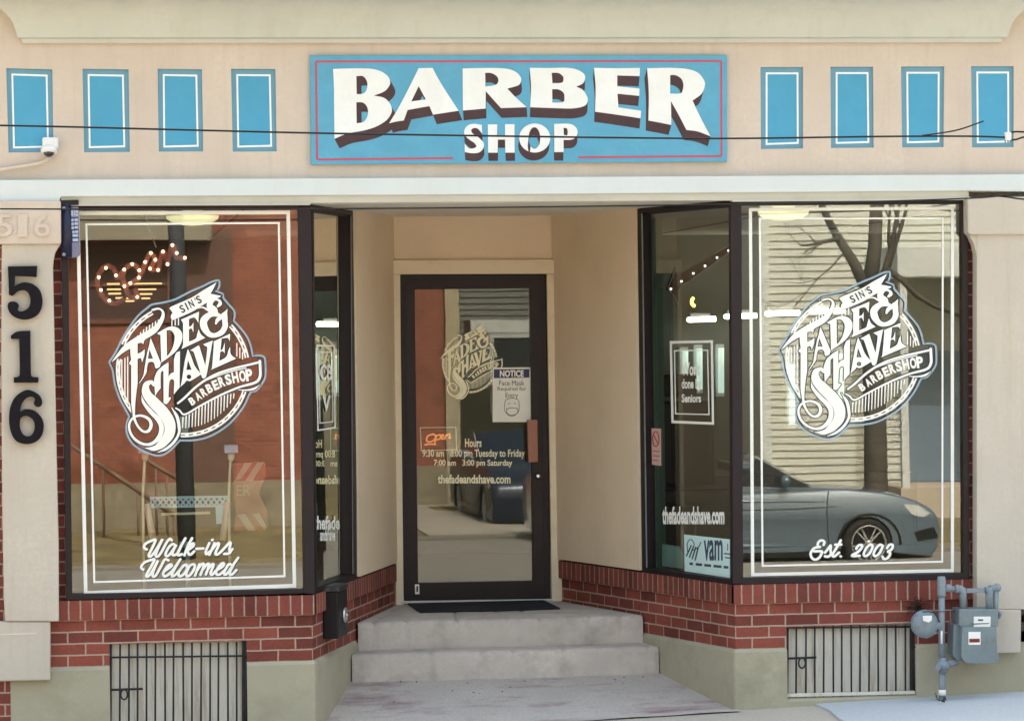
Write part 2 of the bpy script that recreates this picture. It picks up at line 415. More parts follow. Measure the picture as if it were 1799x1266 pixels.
# ---- cornice: a cove that also returns at both ends
XcL, XcR = onY(40, 68).x, onY(1757, 66).x; zc = 3.991
prof = [(0.0, -.03), (.006, -.008), (.03, .0), (.034, .022), (.040, .042), (.052, .078), (.070, .110), (.098, .140), (.135, .168), (.19, .195), (.26, .215), (.29, .225), (.29, .33), (.31, .345), (.31, .40)]
bm = BM(); rings = []
for o_, h in prof:
    z = zc+h; rings.append([bm.verts.new(c) for c in (V(XcL-o_, .0, z), V(XcL-o_, -.03-o_, z), V(XcR+o_, -.03-o_, z), V(XcR+o_, .0, z))])
for a, b in zip(rings, rings[1:]):
    for i in range(3): bm.faces.new((a[i], a[i+1], b[i+1], b[i])).smooth = True
bm.faces.new(rings[0][::-1]); bm.faces.new(rings[-1])
co = obj('cornice', bm, M['cornice'], SHOP)
for f in co.data.polygons: f.use_smooth = f.normal.z < .9 and f.area < 2.5
co.data.set_sharp_from_angle(angle=R(35))
# ---- white belt course, trim board below it
def slab(name, pts, Yf, th, mt, parent=SHOP, bev=.006, label=None):
    bm = BM(); poly(bm, [[Vector(p) for p in pts]], planeY(Yf), 0, th)
    if bev: bevel(bm, bev, 2)
    return obj(name, bm, mt, parent, label=label)
slab('belt_course', [(-400, 318.5), (900, 311.5), (2250, 303.5), (2250, 342), (1702, 335.3), (900, 341.5), (107, 345.5), (104, 353.5), (-400, 356)], -.07, .13, M['white'])
slab('trim_board', [(107, 345.6), (545, 343.2), (900, 341.4), (1287, 338.2), (1702, 335.4), (1702, 351), (1287, 354.3), (1286, 352), (900, 354), (546, 356.5), (545, 360.2), (107, 361.5)], -.055, .07, M['lip'], bev=.003)
slab('trim_board', [(107, 357.6), (545, 356.4), (545, 360.4), (107, 361.8)], -.066, .012, M['lip'], bev=.002)
slab('trim_board', [(1287, 350.4), (1702, 347.2), (1702, 351.2), (1287, 354.5)], -.066, .012, M['lip'], bev=.002)
# ---- pilasters
bm = BM(); poly(bm, [[Vector(p) for p in [(3, 428), (107, 428), (103, 434), (97, 444), (94, 458), (93, 470), (96, 620), (99.5, 800), (103, 960), (103.5, 1091), (9, 1091), (7, 1060), (4, 900), (2, 620)]]], planeY(-.085), 0, .10); bevel(bm, .008)
pil = obj('pilaster', bm, M['pil'], SHOP)
bm = BM(); poly(bm, [[(-14, 352.5), (107, 352.5), (107.5, 428.5), (-14, 429)]], planeY(-.105), 0, .13); bevel(bm, .01); cap = obj('capital', bm, M['wall'], pil)
bm = BM(); poly(bm, [[(-12, 1091.5), (88.5, 1091.5), (88.5, 1194), (-12, 1196)]], planeY(-.075), 0, .10); bevel(bm, .008); obj('base', bm, M['pil'], pil)
bm = BM(); poly(bm, [[(-4, 1113), (64, 1111), (64, 1113), (-4, 1115)]], planeY(-.075), .002, .004); obj('base_groove', bm, plain('groove_edge', (.68, .63, .54), .8), pil)
bm = BM()
for ch, a, b in (('5', -6, 22), ('1', 32, 48), ('6', 60, 88)): text(bm, ch, planeY(-.105), a, 376, b, 416, .012, .014, bold=.01)
obj('relief_numeral', bm, M['wall'], cap, label='faint raised 516 painted over in the wall colour')
bm = BM(); poly(bm, [[Vector(p) for p in [(1716, 411), (2200, 408), (2200, 1070), (1716, 1070)]]], planeY(-.085), 0, .10); bevel(bm, .008)
pil = obj('pilaster', bm, M['pil'], SHOP)
bm = BM(); poly(bm, [[Vector(p) for p in [(1699.5, 346), (2200, 343), (2200, 410), (1704, 412.5), (1700.5, 408)]]], planeY(-.105), 0, .13); bevel(bm, .01); cap = obj('capital', bm, M['pil'], pil)
bm = BM(); poly(bm, [[Vector(p) for p in [(1703, 413), (1716, 413), (1716, 452), (1714, 440), (1711, 428)]]], planeY(-.08), 0, .08); obj('bracket', bm, M['pil'], pil)
bm = BM(); poly(bm, [[(1716, 1070.5), (1794.5, 1070.5), (1793.5, 1146), (1716, 1147.5)]], planeY(-.095), 0, .11); bevel(bm, .008); obj('base', bm, M['pil'], pil)
# ---- brick skins
def row(Xa, Xb, Y, za, zb, u0=0, v0=0): return (V(Xa, Y, za), V(Xb, Y, za), V(Xb, Y, zb), V(Xa, Y, zb), u0, v0)
bx = lambda u, v, Y=0.0: onY(u, v, Y).x
bL, bRl = bx(88, 1130), Fl.x
gL0, gL1 = bx(193, 1200), bx(434, 1200); gR0, gR1 = bx(1382, 1160), bx(1608, 1160)
gtL = onY(313, 1128).z; gtR = onY(1495, 1098).z
XE = bx(1716, 1100)
q = [row(bL, gL0, 0, Zbb, Zm0, 0, -Zbb), row(gL0, gL1, 0, gtL, Zm0, gL0-bL, -Zbb), row(gL1, Fl.x, 0, Zbb, Zm0, gL1-bL, -Zbb)]
q += [row(Fr.x, gR0, 0, Zbb, Zm0, 0, -Zbb), row(gR0, gR1, 0, gtR, Zm0, gR0-Fr.x, -Zbb), row(gR1, XE, 0, Zbb, Zm0, gR1-Fr.x, -Zbb)]
def srow(F, B, za, zb, n, off, u0=0, v0=0):
    a, b = (F, B) if F.x < B.x else (B, F)
    o_ = n*off
    return (V(a.x, a.y, za)+o_, V(b.x, b.y, za)+o_, V(b.x, b.y, zb)+o_, V(a.x, a.y, zb)+o_, u0, v0)
lenl, lenr = (Bl-Fl).length, (Br-Fr).length
q += [srow(Fl, Bl, Zbb, Zm0, nl, 0, Fl.x-bL, -Zbb), srow(Fr, Br, Zbb, Zm0, nr, 0, -lenr, -Zbb)]
# strips beside the windows
q += [row(bx(80, 700), bx(119, 700), .05, Zs-.05, 3.0, 0, -Zbb), row(bx(1695, 700), bx(1730, 700), .05, Zs-.05, 3.0, .07, -Zbb)]
q += [row(-6.4, bx(14, 900), -.02, -.3, 3.0, 0, -Zbb)]
uvquads('brick_base', q, M['brick'], SHOP)
# brick-on-edge sill: stands 22 mm proud, with its own underside and top
bm = BM(); uvl = bm.loops.layers.uv.new('UVMap')
def sold(a, b, n, u0):
    f0, f1 = V(a.x, a.y, 0)+n*.022, V(b.x, b.y, 0)+n*.022
    L = (f1-f0).length
    for qd, uvs in (((V(f0.x,f0.y,Zm0), V(f1.x,f1.y,Zm0), V(f1.x,f1.y,Zs), V(f0.x,f0.y,Zs)), ((u0,.1),(u0+L,.1),(u0+L,.213),(u0,.213))),
                    ((V(f0.x,f0.y,Zs), V(f1.x,f1.y,Zs), V(b.x,b.y,Zs)-n*.1, V(a.x,a.y,Zs)-n*.1), ((u0,.213),(u0+L,.213),(u0+L,.33),(u0,.33))),
                    ((V(a.x,a.y,Zm0), V(b.x,b.y,Zm0), V(f1.x,f1.y,Zm0), V(f0.x,f0.y,Zm0)), ((u0,.05),(u0+L,.05),(u0+L,.1),(u0,.1)))):
        f = bm.faces.new([bm.verts.new(p) for p in qd])
        for l, t_ in zip(f.loops, uvs): l[uvl].uv = t_
S0 = V(bx(103, 1070), 0, 0); S1 = V(XE, 0, 0)
exl = V(Fl.x+.012, 0, 0); exr = V(Fr.x-.012, 0, 0)
sold(S0, exl, NF, .01); sold(exr, S1, NF, .02)
sold(Fl+nl*.0, Bl, nl, .03) if Fl.x < Bl.x else None
sold(Br, Fr, nr, .05)
obj('brick_sill', bm, M['soldier'], SHOP, recalc=False)
# ---- plinth (olive stucco)
bm = BM()
def plinth_run(a, b, n, z1, z0=-.35):
    o_ = n*.018
    A, B = V(a.x, a.y, 0), V(b.x, b.y, 0)
    vs = [A+o_+V(0,0,z0), B+o_+V(0,0,z0), B+o_+V(0,0,z1-.018), A+o_+V(0,0,z1-.018)]
    bm.faces.new([bm.verts.new(p) for p in vs])
    bm.faces.new([bm.verts.new(p) for p in (vs[3], vs[2], B+V(0,0,z1), A+V(0,0,z1))])
cl = V(Fl.x+.008, 0, 0); cr = V(Fr.x-.008, 0, 0)
plinth_run(V(bx(-60, 1200), 0, 0), V(gL0, 0, 0), NF, Zbb); plinth_run(V(gL1, 0, 0), cl, NF, Zbb)
plinth_run(cr, V(gR0, 0, 0), NF, Zbb); plinth_run(V(gR1, 0, 0), V(5.4, 0, 0), NF, Zbb)
plinth_run(Fl, Bl, nl, Zbb); plinth_run(Br, Fr, nr, Zbb)
for gx, z in ((gL0, 1), (gL1, -1), (gR0, 1), (gR1, -1)):
    bm.faces.new([bm.verts.new(p) for p in (V(gx, -.018, -.35), V(gx, .1, -.35), V(gx, .1, Zbb-.018), V(gx, -.018, Zbb-.018))])
for F_, n_ in ((cl, nl), (cr, nr)):
    a_, b_ = F_+NF*.018, (Fl if n_ is nl else Fr)+n_*.018
    bm.faces.new([bm.verts.new(p) for p in (a_+V(0,0,-.35), b_+V(0,0,-.35), b_+V(0,0,Zbb-.018), a_+V(0,0,Zbb-.018))])
    bm.faces.new([bm.verts.new(p) for p in (a_+V(0,0,Zbb-.018), b_+V(0,0,Zbb-.018), V(F_.x, 0, Zbb))])
gz_ = onY(1495, 1222).z; plinth_run(V(gR0, 0, 0), V(gR1, 0, 0), NF, gz_)
pl = obj('plinth', bm, M['plinth'], SHOP, recalc=False)
def split_x(o, xm):                        # two runs of plinth, left and right of the entrance, are separate parts
    o2 = o.copy(); o2.data = o.data.copy(); COL.objects.link(o2)
    for q_, keep in ((o, lambda x: x < xm), (o2, lambda x: x >= xm)):
        b_ = BM(); b_.from_mesh(q_.data); bmesh.ops.delete(b_, geom=[f for f in b_.faces if not keep(f.calc_center_median().x)], context='FACES'); b_.to_mesh(q_.data); b_.free()
    return o2
split_x(pl, (Fl.x+Fr.x)/2); split_x(bpy.data.objects['brick_base'], (Fl.x+Fr.x)/2); split_x(bpy.data.objects['brick_sill'], (Fl.x+Fr.x)/2)
# ---- basement windows: boarded, behind an iron grille
def grille(u0, u1, v0, v1, nb, rails, hasp, tl):
    bm = BM(); poly(bm, [[(u0-1, v0-3), (u1+1, v0-3-tl), (u1+1, v1+6), (u0-1, v1+6)]], planeY(.045), 0, .03)
    bw = obj('basement_window', bm, M['board'], SHOP)
    bm = BM()
    wdt = (u1-u0)/nb
    for i in range(nb+1):
        u = u0+2+(u1-u0-4)*i/nb+random.uniform(-.8, .8); t = -tl*i/nb
        thick = 3.3 if 0 < i < nb else 4.0
        tube(bm, [planeY(.012)(u, v0+t+1), planeY(.012)(u+random.uniform(-1.2, 1.2), v1+2)], thick/590, 8)
    for v in rails: tube(bm, [planeY(.004)(u0, v), planeY(.004)(u1, v-tl*.9)], 1.7/300, 8)
    gr = obj('iron_grille', bm, M['iron'], bw)
    bm = BM(); poly(bm, [[(u1-9, v0-tl), (u1+2, v0-tl), (u1+2, v1+4), (u1-9, v1+4)]], planeY(.02), 0, .012); obj('frame_post', bm, M['iron'], bw)
    bm = BM(); h = hasp
    tube(bm, [planeY(-.008)(u0+1, h[1]), planeY(-.008)(u0+h[0], h[1]-2)], 2.1/300, 8)
    tube(bm, [planeY(-.02)(u0+h[2]+6*math.sin(R(a)), h[1]+8-9*math.cos(R(a))) for a in range(0, 361, 30)], 1.5/300, 6)
    obj('hasp', bm, M['iron'], bw)
    return bw
grille(193, 434, 1129, 1330, 15, (1154,), (58, 1211, 25), 3)
grille(1382, 1608, 1098, 1222, 14, (1102,), (52, 1156, 27), 2)
slab('basement_sill', [(1384, 1218), (1608, 1213), (1609, 1218.5), (1384, 1224)], -.012, .05, M['board'], bev=.003)
# ---- display windows
def pane(name, pts, fn, mt, parent, off=0.0):
    bm = BM(); poly(bm, [[Vector(p) for p in pts]], fn, off); return obj(name, bm, mt, parent, recalc=False)
fz = planeY(.03)
# left
bm = BM()
poly(bm, [[(106.5, 358), (544, 355), (544, 366.5), (119, 369.5), (127, 1043), (546, 1034), (546, 1041.5), (116, 1054.5)]], planeY(-.012), 0, .07)
bevel(bm, .004); WL = obj('display_window', bm, M['bronze'], SHOP, label='left display window')
bm = BM(); poly(bm, [[(524, 362), (547, 362), (553.5, 1044), (534, 1042)]], planeY(-.02), 0, .09); bevel(bm, .006); obj('corner_post', bm, M['bronze'], WL)
pane('glass_pane', [(116, 366), (526, 363), (536, 1037), (124, 1047)], fz, M['glass'], WL)
# right
bm = BM()
poly(bm, [[(1290, 352.5), (1701, 349), (1703.5, 1018.5), (1292, 1027), (1292, 1015), (1694, 1006), (1690.5, 358), (1290, 361)]], planeY(-.012), 0, .07)
bevel(bm, .004); WR = obj('display_window', bm, M['bronze'], SHOP, label='right display window')
bm = BM(); poly(bm, [[(1285, 358), (1303, 358), (1306, 1024), (1287.5, 1026)]], planeY(-.02), 0, .09); bevel(bm, .006); obj('corner_post', bm, M['bronze'], WR)
pane('glass_pane', [(1299, 356), (1696, 353), (1699, 1011), (1302, 1020)], fz, M['glass'], WR)
# splay windows and panels of the recess
def splaywin(fn, top, bot, mul, lab, gm='sglass'):
    # top/bot: px of [front, back] corners of the opening
    bm = BM(); (a, b), (c, d) = top, bot
    sgn = 1 if b[0] > a[0] else -1
    iw = mul
    poly(bm, [[Vector(p) for p in (a, b, d, c)], [Vector(p) for p in ((a[0]+sgn*3, a[1]+4), (b[0]-sgn*iw, b[1]+7), (d[0]-sgn*iw, d[1]-9), (c[0]+sgn*3, c[1]-10))]], fn, .012, .07)
    o = obj('splay_window', bm, M['bronze'], SHOP, label=lab)
    pane('glass_pane', [(a[0], a[1]+2), (b[0]-sgn*2, b[1]+4), (d[0]-sgn*2, d[1]-5), (c[0], c[1]-6)], fn, M[gm], o, -.032)
    bm = BM(); ribbon(bm, [(b[0]-sgn*(iw+1.5), b[1]+8), (d[0]-sgn*(iw+1.5), d[1]-10)], fn, .013, 2.6 if sgn < 0 else 1.5, cap=False); obj('frame_bead', bm, M['galv'], o)
    return o
SL = splaywin(PL, ((545, 366), (620.5, 371)), ((551, 1041), (624, 1017)), 6, 'narrow window on the left side of the recess', 'sglass_left')
SR = splaywin(PR, ((1287, 359.5), (1122.5, 367)), ((1291, 1027), (1131, 1006)), 7, 'side window on the right of the recess')
for nm, fn, a, b, zt in (('l', PL, Gl, Bl, 0), ('r', PR, Gr, Br, 0)):
    n = nl if nm == 'l' else nr; s = 1
    bm = BM()
    p = [V(a.x, a.y, Zs+.012), V(b.x, b.y, Zs+.012), V(b.x, b.y, ZC+.06), V(a.x, a.y, ZC+.06)]
    f = [bm.verts.new(x+n*.028) for x in p]; g = [bm.verts.new(x-n*.06) for x in p]
    bm.faces.new(f); bm.faces.new(g[::-1])
    for i in range(4): bm.faces.new((f[i], f[(i+1) % 4], g[(i+1) % 4], g[i]))
    obj('recess_panel', bm, M['reveal'], SHOP)
    bm = BM()     # strip above the splay window, under the ceiling
    F = Fl if nm == 'l' else Fr
    z0 = 2.985
    p = [V(F.x, F.y, z0), V(a.x, a.y, z0), V(a.x, a.y, ZC+.06), V(F.x, F.y, ZC+.06)]
    f = [bm.verts.new(x-n*.004) for x in p]; g = [bm.verts.new(x-n*.06) for x in p]
    bm.faces.new(f); bm.faces.new(g[::-1])
    for i in range(4): bm.faces.new((f[i], f[(i+1) % 4], g[(i+1) % 4], g[i]))
    obj('window_head', bm, M['bronze'], SHOP)
# recess back wall over the door, ceiling
PB = planeY(YB)
bm = BM(); poly(bm, [[(684, 374), (977, 374), (977, 460), (983, 1058), (968, 1058), (962, 480), (703, 482), (708, 1062), (690, 1065), (685, 460)]], PB, 0, .12); obj('door_wall', bm, M['reveal'], SHOP)
bm = BM(); prism(bm, [(Fl.x-.3, .06), (Fr.x+.3, .06), (Br.x+.1, YB+.1), (Bl.x-.1, YB+.1)], ZC, ZC+.05); obj('recess_ceiling', bm, M['ceil'], SHOP)
# ---- door
bm = BM()
poly(bm, [[(687.5, 457), (975.5, 456), (976, 481), (687.5, 482)]], PB, .035, .04); poly(bm, [[(688.5, 482.6), (702, 482.6), (708.6, 1061), (695, 1062.5)]], PB, .03, .035)
poly(bm, [[(959.5, 481.6), (975, 481.4), (991, 1054), (968.5, 1055.5)]], PB, .03, .035)
bevel(bm, .004); obj('door_casing', bm, M['casing'], SHOP)
bm = BM()
poly(bm, [[(702, 482.6), (959.5, 481.6), (968.5, 1055), (708.6, 1059)], [(729, 508.5), (931.5, 506), (937, 1020), (735, 1024)]], PB, -.01, .06); bevel(bm, .005)
DOOR = obj('door', bm, M['bronze'], SHOP, label='dark bronze framed glass door')
bm = BM(); frame_px(bm, [(711, 491), (952, 490), (959, 1050), (716, 1053)], (2, 2.4, 2, 2), PB, -.004, .004); obj('door_leaf_edge', bm, M['black'], DOOR)
pane('door_glass', [(726, 505), (935, 503), (940, 1024), (731, 1028)], planeY(YB+.04), M['dglass'], DOOR)
bm = BM(); poly(bm, [[(926.5, 737), (944.5, 737), (945.5, 811), (928.5, 812.5)]], planeY(YB-.07), 0, .035); bevel(bm, .006)
hd = obj('door_handle', bm, M['wood'], DOOR)
bm = BM()
for v in (752, 798):
    bm = BM(); tube(bm, [planeY(YB-.04)(936, v), planeY(YB+.02)(936, v)], .01, 10); obj('handle_post', bm, M['black'], hd)
bm = BM(); lathe(bm, [(.017, 0), (.019, .006), (.013, .014), (.004, .015)], planeY(YB)(945.5, 836), (0, -1, 0)); obj('lock_cylinder', bm, plain('chrome', (.7, .7, .68), .25, 1.0), DOOR)
bm = BM(); poly(bm, [[(704, 1055.5), (972, 1051.5), (972.5, 1056.5), (704, 1060.5)]], planeY(YB-.03), 0, .1); bevel(bm, .003); obj('threshold', bm, plain('threshold_metal', (.45, .46, .48), .4, .6), DOOR)
bm = BM(); poly(bm, [[(729, 1026), (736.5, 1026), (737, 1043), (729.5, 1043)]], PB, -.004, .006); st = obj('door_sticker', bm, M['paper'], DOOR)
bm = BM(); ribbon(bm, [(733, 1030), (733, 1038)], PB, -.002, 3); obj('sticker_print', bm, M['navy'], st)
# ---- steps: levels and depths come from where their edges lie
zl = onY(835, 1058.5, YB).z
Yu = onZ(874, 1086.5, zl).y
z2 = onY(874, 1135.5, Yu).z; Yl = onZ(885, 1141.5, z2).y
z3 = onY(885, 1190, Yl).z
print('levels', zl, Yu, z2, Yl, z3, 'ground', ground(0))
# ------------------------------------------------------------------ steps (one concrete casting)
def xl(Y): return Fl.x+(Bl.x-Fl.x)*Y/YB
def xr(Y): return Fr.x+(Br.x-Fr.x)*Y/YB
STEPS = thing('entrance_steps', ((Fl.x+Fr.x)/2, .9, 0), 'two worn grey concrete steps and landing leading up to the shop door', 'steps')
def worn(bm, cuts=26, amp=.004):
    bmesh.ops.remove_doubles(bm, verts=bm.verts, dist=1e-5)
    for v in bm.verts:
        h = math.sin(v.co.x*7.1+v.co.z*13)*.6+math.sin(v.co.x*17.3+v.co.y*5)*.4
        v.co.y += h*amp; v.co.z += math.sin(v.co.x*5.3+1)*amp*.6
def stepblk(Ya, Yb, z0, z1, gl, gr, name):
    bm = BM(); n = 90; r = .032
    prof = [(Ya, z0), (Ya, z1-r), (Ya+r*.3, z1-r*.3), (Ya+r, z1), (Yb, z1)]
    rows = []
    for i in range(n+1):
        t = i/n; rw = []
        for (y, z) in prof:
            ya = max(y, Ya)
            x0, x1 = xl(Ya)+gl, xr(Ya)-gr
            if z >= z1-1e-6 and y >= Yb-1e-6: x0, x1 = xl(Yb)+.004, xr(Yb)-.004
            e = .006*max(0, 1-min(t, 1-t)*n) if z > z0 else 0
            rw.append(bm.verts.new((x0+(x1-x0)*t, y+e, z-e)))
        rows.append(rw)
    for a, b in zip(rows, rows[1:]):
        for k in range(len(prof)-1): bm.faces.new((a[k], b[k], b[k+1], a[k+1]))
    for rw in (rows[0], rows[-1]):
        bk = bm.verts.new((rw[-1].co.x, rw[-1].co.y, z0)); bm.faces.new(rw+[bk])
    worn(bm)
    for v in bm.verts:                                  # chipped, foot-worn front edge
        if abs(v.co.z-z1) < .05 and v.co.y < Ya+.06:
            c = math.sin(v.co.x*41.3+z1*9)*math.sin(v.co.x*17.7+z1*31)+.5*math.sin(v.co.x*97+z1)
            if c > .45: v.co.z -= (c-.45)*.014; v.co.y += (c-.45)*.012
    o_ = obj(name, bm, M['conc'], STEPS)
    for f in o_.data.polygons: f.use_smooth = True
    o_.data.set_sharp_from_angle(angle=R(50)); return o_
stepblk(Yu, YB+.02, .0, zl, .022, .02, 'landing'); stepblk(Yl, Yu+.02, -.1, z2, .03, .03, 'step')
# slab in front of the steps, running down to the pavement
bm = BM()
def ap(x, y): return z3+.002-(z3-ground(x)-.004)*min(1, max(0, (Yl-y)/(Yl-.05)))
g = []
for j in range(9):
    y = Yl+.03+( -.10-(Yl+.03))*j/8
    x0, x1 = (xl(max(y, 0))-.01, xr(max(y, 0))+.01)
    if j >= 7: x0 -= .02
    g.append([bm.verts.new((x0+(x1-x0)*i/20, y, ap(x0+(x1-x0)*i/20, y)+.002*math.sin(i*1.7+j))) for i in range(21)])
for a, b in zip(g, g[1:]):
    for i in range(20): bm.faces.new((a[i], b[i], b[i+1], a[i+1]))
mt, t, b = nodes('stained_slab'); coo = N(t, 'TexCoord').outputs['Object']
c = mixrgb(t, ramp(t, noise(t, coo, 3, 6), .3, .7), (.50, .435, .39), (.60, .525, .465))
c = mixrgb(t, ramp(t, noise(t, coo, 70, 4, .7), .35, .7), c, (.40, .36, .335))
mpn = N(t, 'Mapping'); mpn.inputs['Scale'].default_value = (.7, 2.0, 1); mpn.inputs['Location'].default_value = (3.3, 1.2, 0); t.links.new(coo, mpn.inputs[0])
c = mixrgb(t, ramp(t, noise(t, mpn.outputs[0], 2.4, 5, .7), .5, .72), c, (.27, .17, .18))
c = mixrgb(t, ramp(t, noise(t, coo, 90, 2, .8), .68, .74), c, (.10, .09, .08))
c = mixrgb(t, ramp(t, noise(t, coo, 5, 3, .8), .70, .76), c, (.55, .53, .50))
t.links.new(c, b.inputs['Base Color']); b.inputs['Roughness'].default_value = .9
bp = N(t, 'Bump'); bp.inputs['Strength'].default_value = .5; bp.inputs['Distance'].default_value = .006; t.links.new(noise(t, coo, 60, 5), bp.inputs['Height']); t.links.new(bp.outputs[0], b.inputs['Normal'])
obj('foot_slab', bm, mt, STEPS, label='sloping foot slab with faded red paint stains')
bm = BM()                                            # crumbs and chips lying along the foot of the riser
for i in range(60):
    x = random.uniform(Fl.x+.2, Fr.x-.15); y = Yl-abs(random.gauss(0, .16))-.004; s = random.choice((.0015, .002, .002, .003, .005))
    sphere(bm, V(x, y, ap(x, y)+s*.4), s, (1.3, 1, .6), 6)
tag(obj('gravel_crumbs', bm, plain('grit', (.07, .06, .055), .9)), 'dark grit scattered along the foot of the steps', 'grit', kind='stuff')
# ------------------------------------------------------------------ pavement, street
def roadz(x, y):
    # y < 0 is towards the street; the land falls away from the shop
    if y > -3.4: return ground(min(max(x, -40), 40))+.022*min(0, y)
    g0 = ground(min(max(x, -12), 40))
    return -.26-.028*(-y-3.4) if y < -3.4 else g0
def sheet(name, x0, x1, y0, y1, nx, ny, zf, mt, label=None):
    bm = BM(); G = [[bm.verts.new((x0+(x1-x0)*i/nx, y0+(y1-y0)*j/ny, zf(x0+(x1-x0)*i/nx, y0+(y1-y0)*j/ny))) for i in range(nx+1)] for j in range(ny+1)]
    for a, b in zip(G, G[1:]):
        for i in range(nx): bm.faces.new((a[i], a[i+1], b[i+1], b[i]))
    return tag(obj(name, bm, mt), None, None, kind='structure')
def concmat(name, c0, c1, spots=(.2, .19, .18), joints=False):
    mt, t, b = nodes(name); co = N(t, 'TexCoord').outputs['Object']
    c = mixrgb(t, ramp(t, noise(t, co, 1.4, 7), .3, .7), c0, c1)
    c = mixrgb(t, ramp(t, noise(t, co, 60, 4, .75), .42, .75), c, tuple(x*.82 for x in c0))
    c = mixrgb(t, ramp(t, noise(t, co, 7, 4, .8), .66, .78), c, spots)
    t.links.new(c, b.inputs['Base Color']); b.inputs['Roughness'].default_value = .88
    bp = N(t, 'Bump'); bp.inputs['Strength'].default_value = .4; bp.inputs['Distance'].default_value = .005
    t.links.new(noise(t, co, 90, 4), bp.inputs['Height']); t.links.new(bp.outputs[0], b.inputs['Normal']); return mt
M['pave'] = concmat('pavement_concrete', (.46, .405, .335), (.53, .475, .40), (.33, .28, .23))
M['pave2'] = concmat('new_pavement_concrete', (.47, .50, .53), (.53, .55, .57))
M['asph'] = concmat('worn_asphalt', (.24, .225, .195), (.31, .295, .26), (.14, .135, .12))
M['earth'] = concmat('bare_earth', (.16, .13, .08), (.21, .18, .10), (.10, .09, .05))
pv = sheet('pavement', -16, 16, -3.4, .06, 60, 10, lambda x, y: ground(x)+.022*min(0, y), M['pave'])
bm = BM(); xa, xb = onZ(1430, 1238, .0).x, 16
G = []
for j in range(11):
    y = .06-3.46*j/10; s = .05*math.sin(j*2.1)
    G.append([bm.verts.new((x, y, ground(x)+.012+.022*min(0, y))) for x in [xa+.05*j*.2+s*.4+(xb-xa)*(i/30)**1.6 for i in range(31)]])
for a, b in zip(G, G[1:]):
    for i in range(30): bm.faces.new((a[i], b[i], b[i+1], a[i+1]))
for j in range(10):
    a, b = G[j][0], G[j+1][0]; bm.faces.new((a, bm.verts.new(a.co-V(0, 0, .03)), bm.verts.new(b.co-V(0, 0, .03)), b))
tag(obj('pavement', bm, M['pave2']), None, None, kind='structure')
bm = BM(); box(bm, (-16, -3.58, -.6), (16, -3.402, -.075)); bevel(bm, .02); tag(obj('kerb', bm, M['pave']), None, None, kind='structure')
sheet('road', -60, 60, -22.6, -3.6, 12, 12, lambda x, y: -.23-.030*(-y-3.6), M['asph'])
sheet('ground', -700, 700, -900, 600, 2, 2, lambda x, y: -1.15, M['earth'])
# crack along the joint of the two pavements
# ------------------------------------------------------------------ door mat
bm = BM(); poly(bm, [[(onZ(a, b_, zl).x, onZ(a, b_, zl).y) for a, b_ in ((715, 1061), (952, 1054.5), (984, 1070), (738, 1077))]], lambda x, y, off=0: V(x, y, zl+.012+off), 0, .010); bevel(bm, .003)
tag(obj('door_mat', bm, M['rubber']), 'dark rubber mat lying in front of the shop door', 'door mat')
# ------------------------------------------------------------------ the big painted sign
SIGN = thing('shop_sign', onY(911, 289, -.03), 'blue painted board lettered BARBER SHOP in white with brown block shading', 'sign')
FS = planeY(-.03)
bm = BM(); poly(bm, [[(545, 97.5), (1277.5, 97), (1277.5, 284), (546.5, 289)]], FS, 0, .03); bevel(bm, .003); obj('board', bm, M['sign'], SIGN)
bm = BM()
for i, pth in enumerate(([(796, 278), (557, 280.5), (555, 108.5), (1267, 107.5), (1267.5, 274.5), (1016, 276.5)],)):
    for k, (a, b_) in enumerate(zip(pth, pth[1:])): ribbon(bm, [(*a, 3.6), (*b_, 3.6)], FS, .0012+k*3e-5, n=1, cap=False)
obj('red_border', bm, M['red'], SIGN)
S1 = lambda x, y: (575+x/5.14, 105+y/5.14); S2 = lambda x, y: (915+x/5.14, 105+y/5.14)
def conv(f, l): return [(*f(p[0], p[1]), *p[2:]) for p in l]
LET = []
LET.append(('B', S1, [[(52,85,1),(200,80),(380,82),(480,105),(545,150),(568,200),(555,245),(510,290),(420,325,1),(510,345),(560,390),(582,440),(575,490),(530,550),(440,605),(330,640),(180,668),(65,715,1),(62,500),(60,250)],
  [(262,150,1),(320,150),(355,190),(362,240),(345,290),(310,310),(265,312,1)], [(262,385,1),(320,388),(355,420),(368,470),(355,530),(320,565),(265,575,1)]], (46,86)))
LET.append(('A', S1, [[(825,78,1),(950,75,1),(1000,170),(1080,300),(1185,462,1),(955,497,1),(922,420,1),(725,455,1),(690,550,1),(620,560),(558,575,1),(640,440),(740,250)], [(825,240,1),(758,378,1),(890,360,1)]], (34,86)))
LET.append(('R', S1, [[(1222,80,1),(1450,76),(1600,80),(1690,105),(1740,150),(1750,190),(1725,232),(1625,262,1),(1700,340),(1800,430,1),(1568,438,1),(1430,285,1),(1430,442,1),(1225,460,1)], [(1425,120,1),(1480,122),(1530,150),(1545,190),(1530,222),(1490,236),(1428,242,1)]], (6,88)))
LET.append(('B', S2, [[(80,75,1),(250,76),(420,75),(510,92),(570,130),(580,170),(560,215),(500,245,1),(560,275),(600,340),(600,385),(570,420),(480,440),(350,440),(85,430,1),(92,250)], [(278,120,1),(340,122),(378,150),(385,175),(370,208),(285,215,1)], [(282,268,1),(340,270),(385,300),(393,345),(380,383),(284,390,1)]], (-3,90)))
LET.append(('E', S2, [[(660,75,1),(860,78),(1075,75,1),(1072,150,1),(870,143,1),(870,242,1),(1070,262,1),(1068,328,1),(872,308,1),(880,432,1),(1085,462,1),(1080,530,1),(850,495),(670,470,1),(675,250)]], (-8,92)))
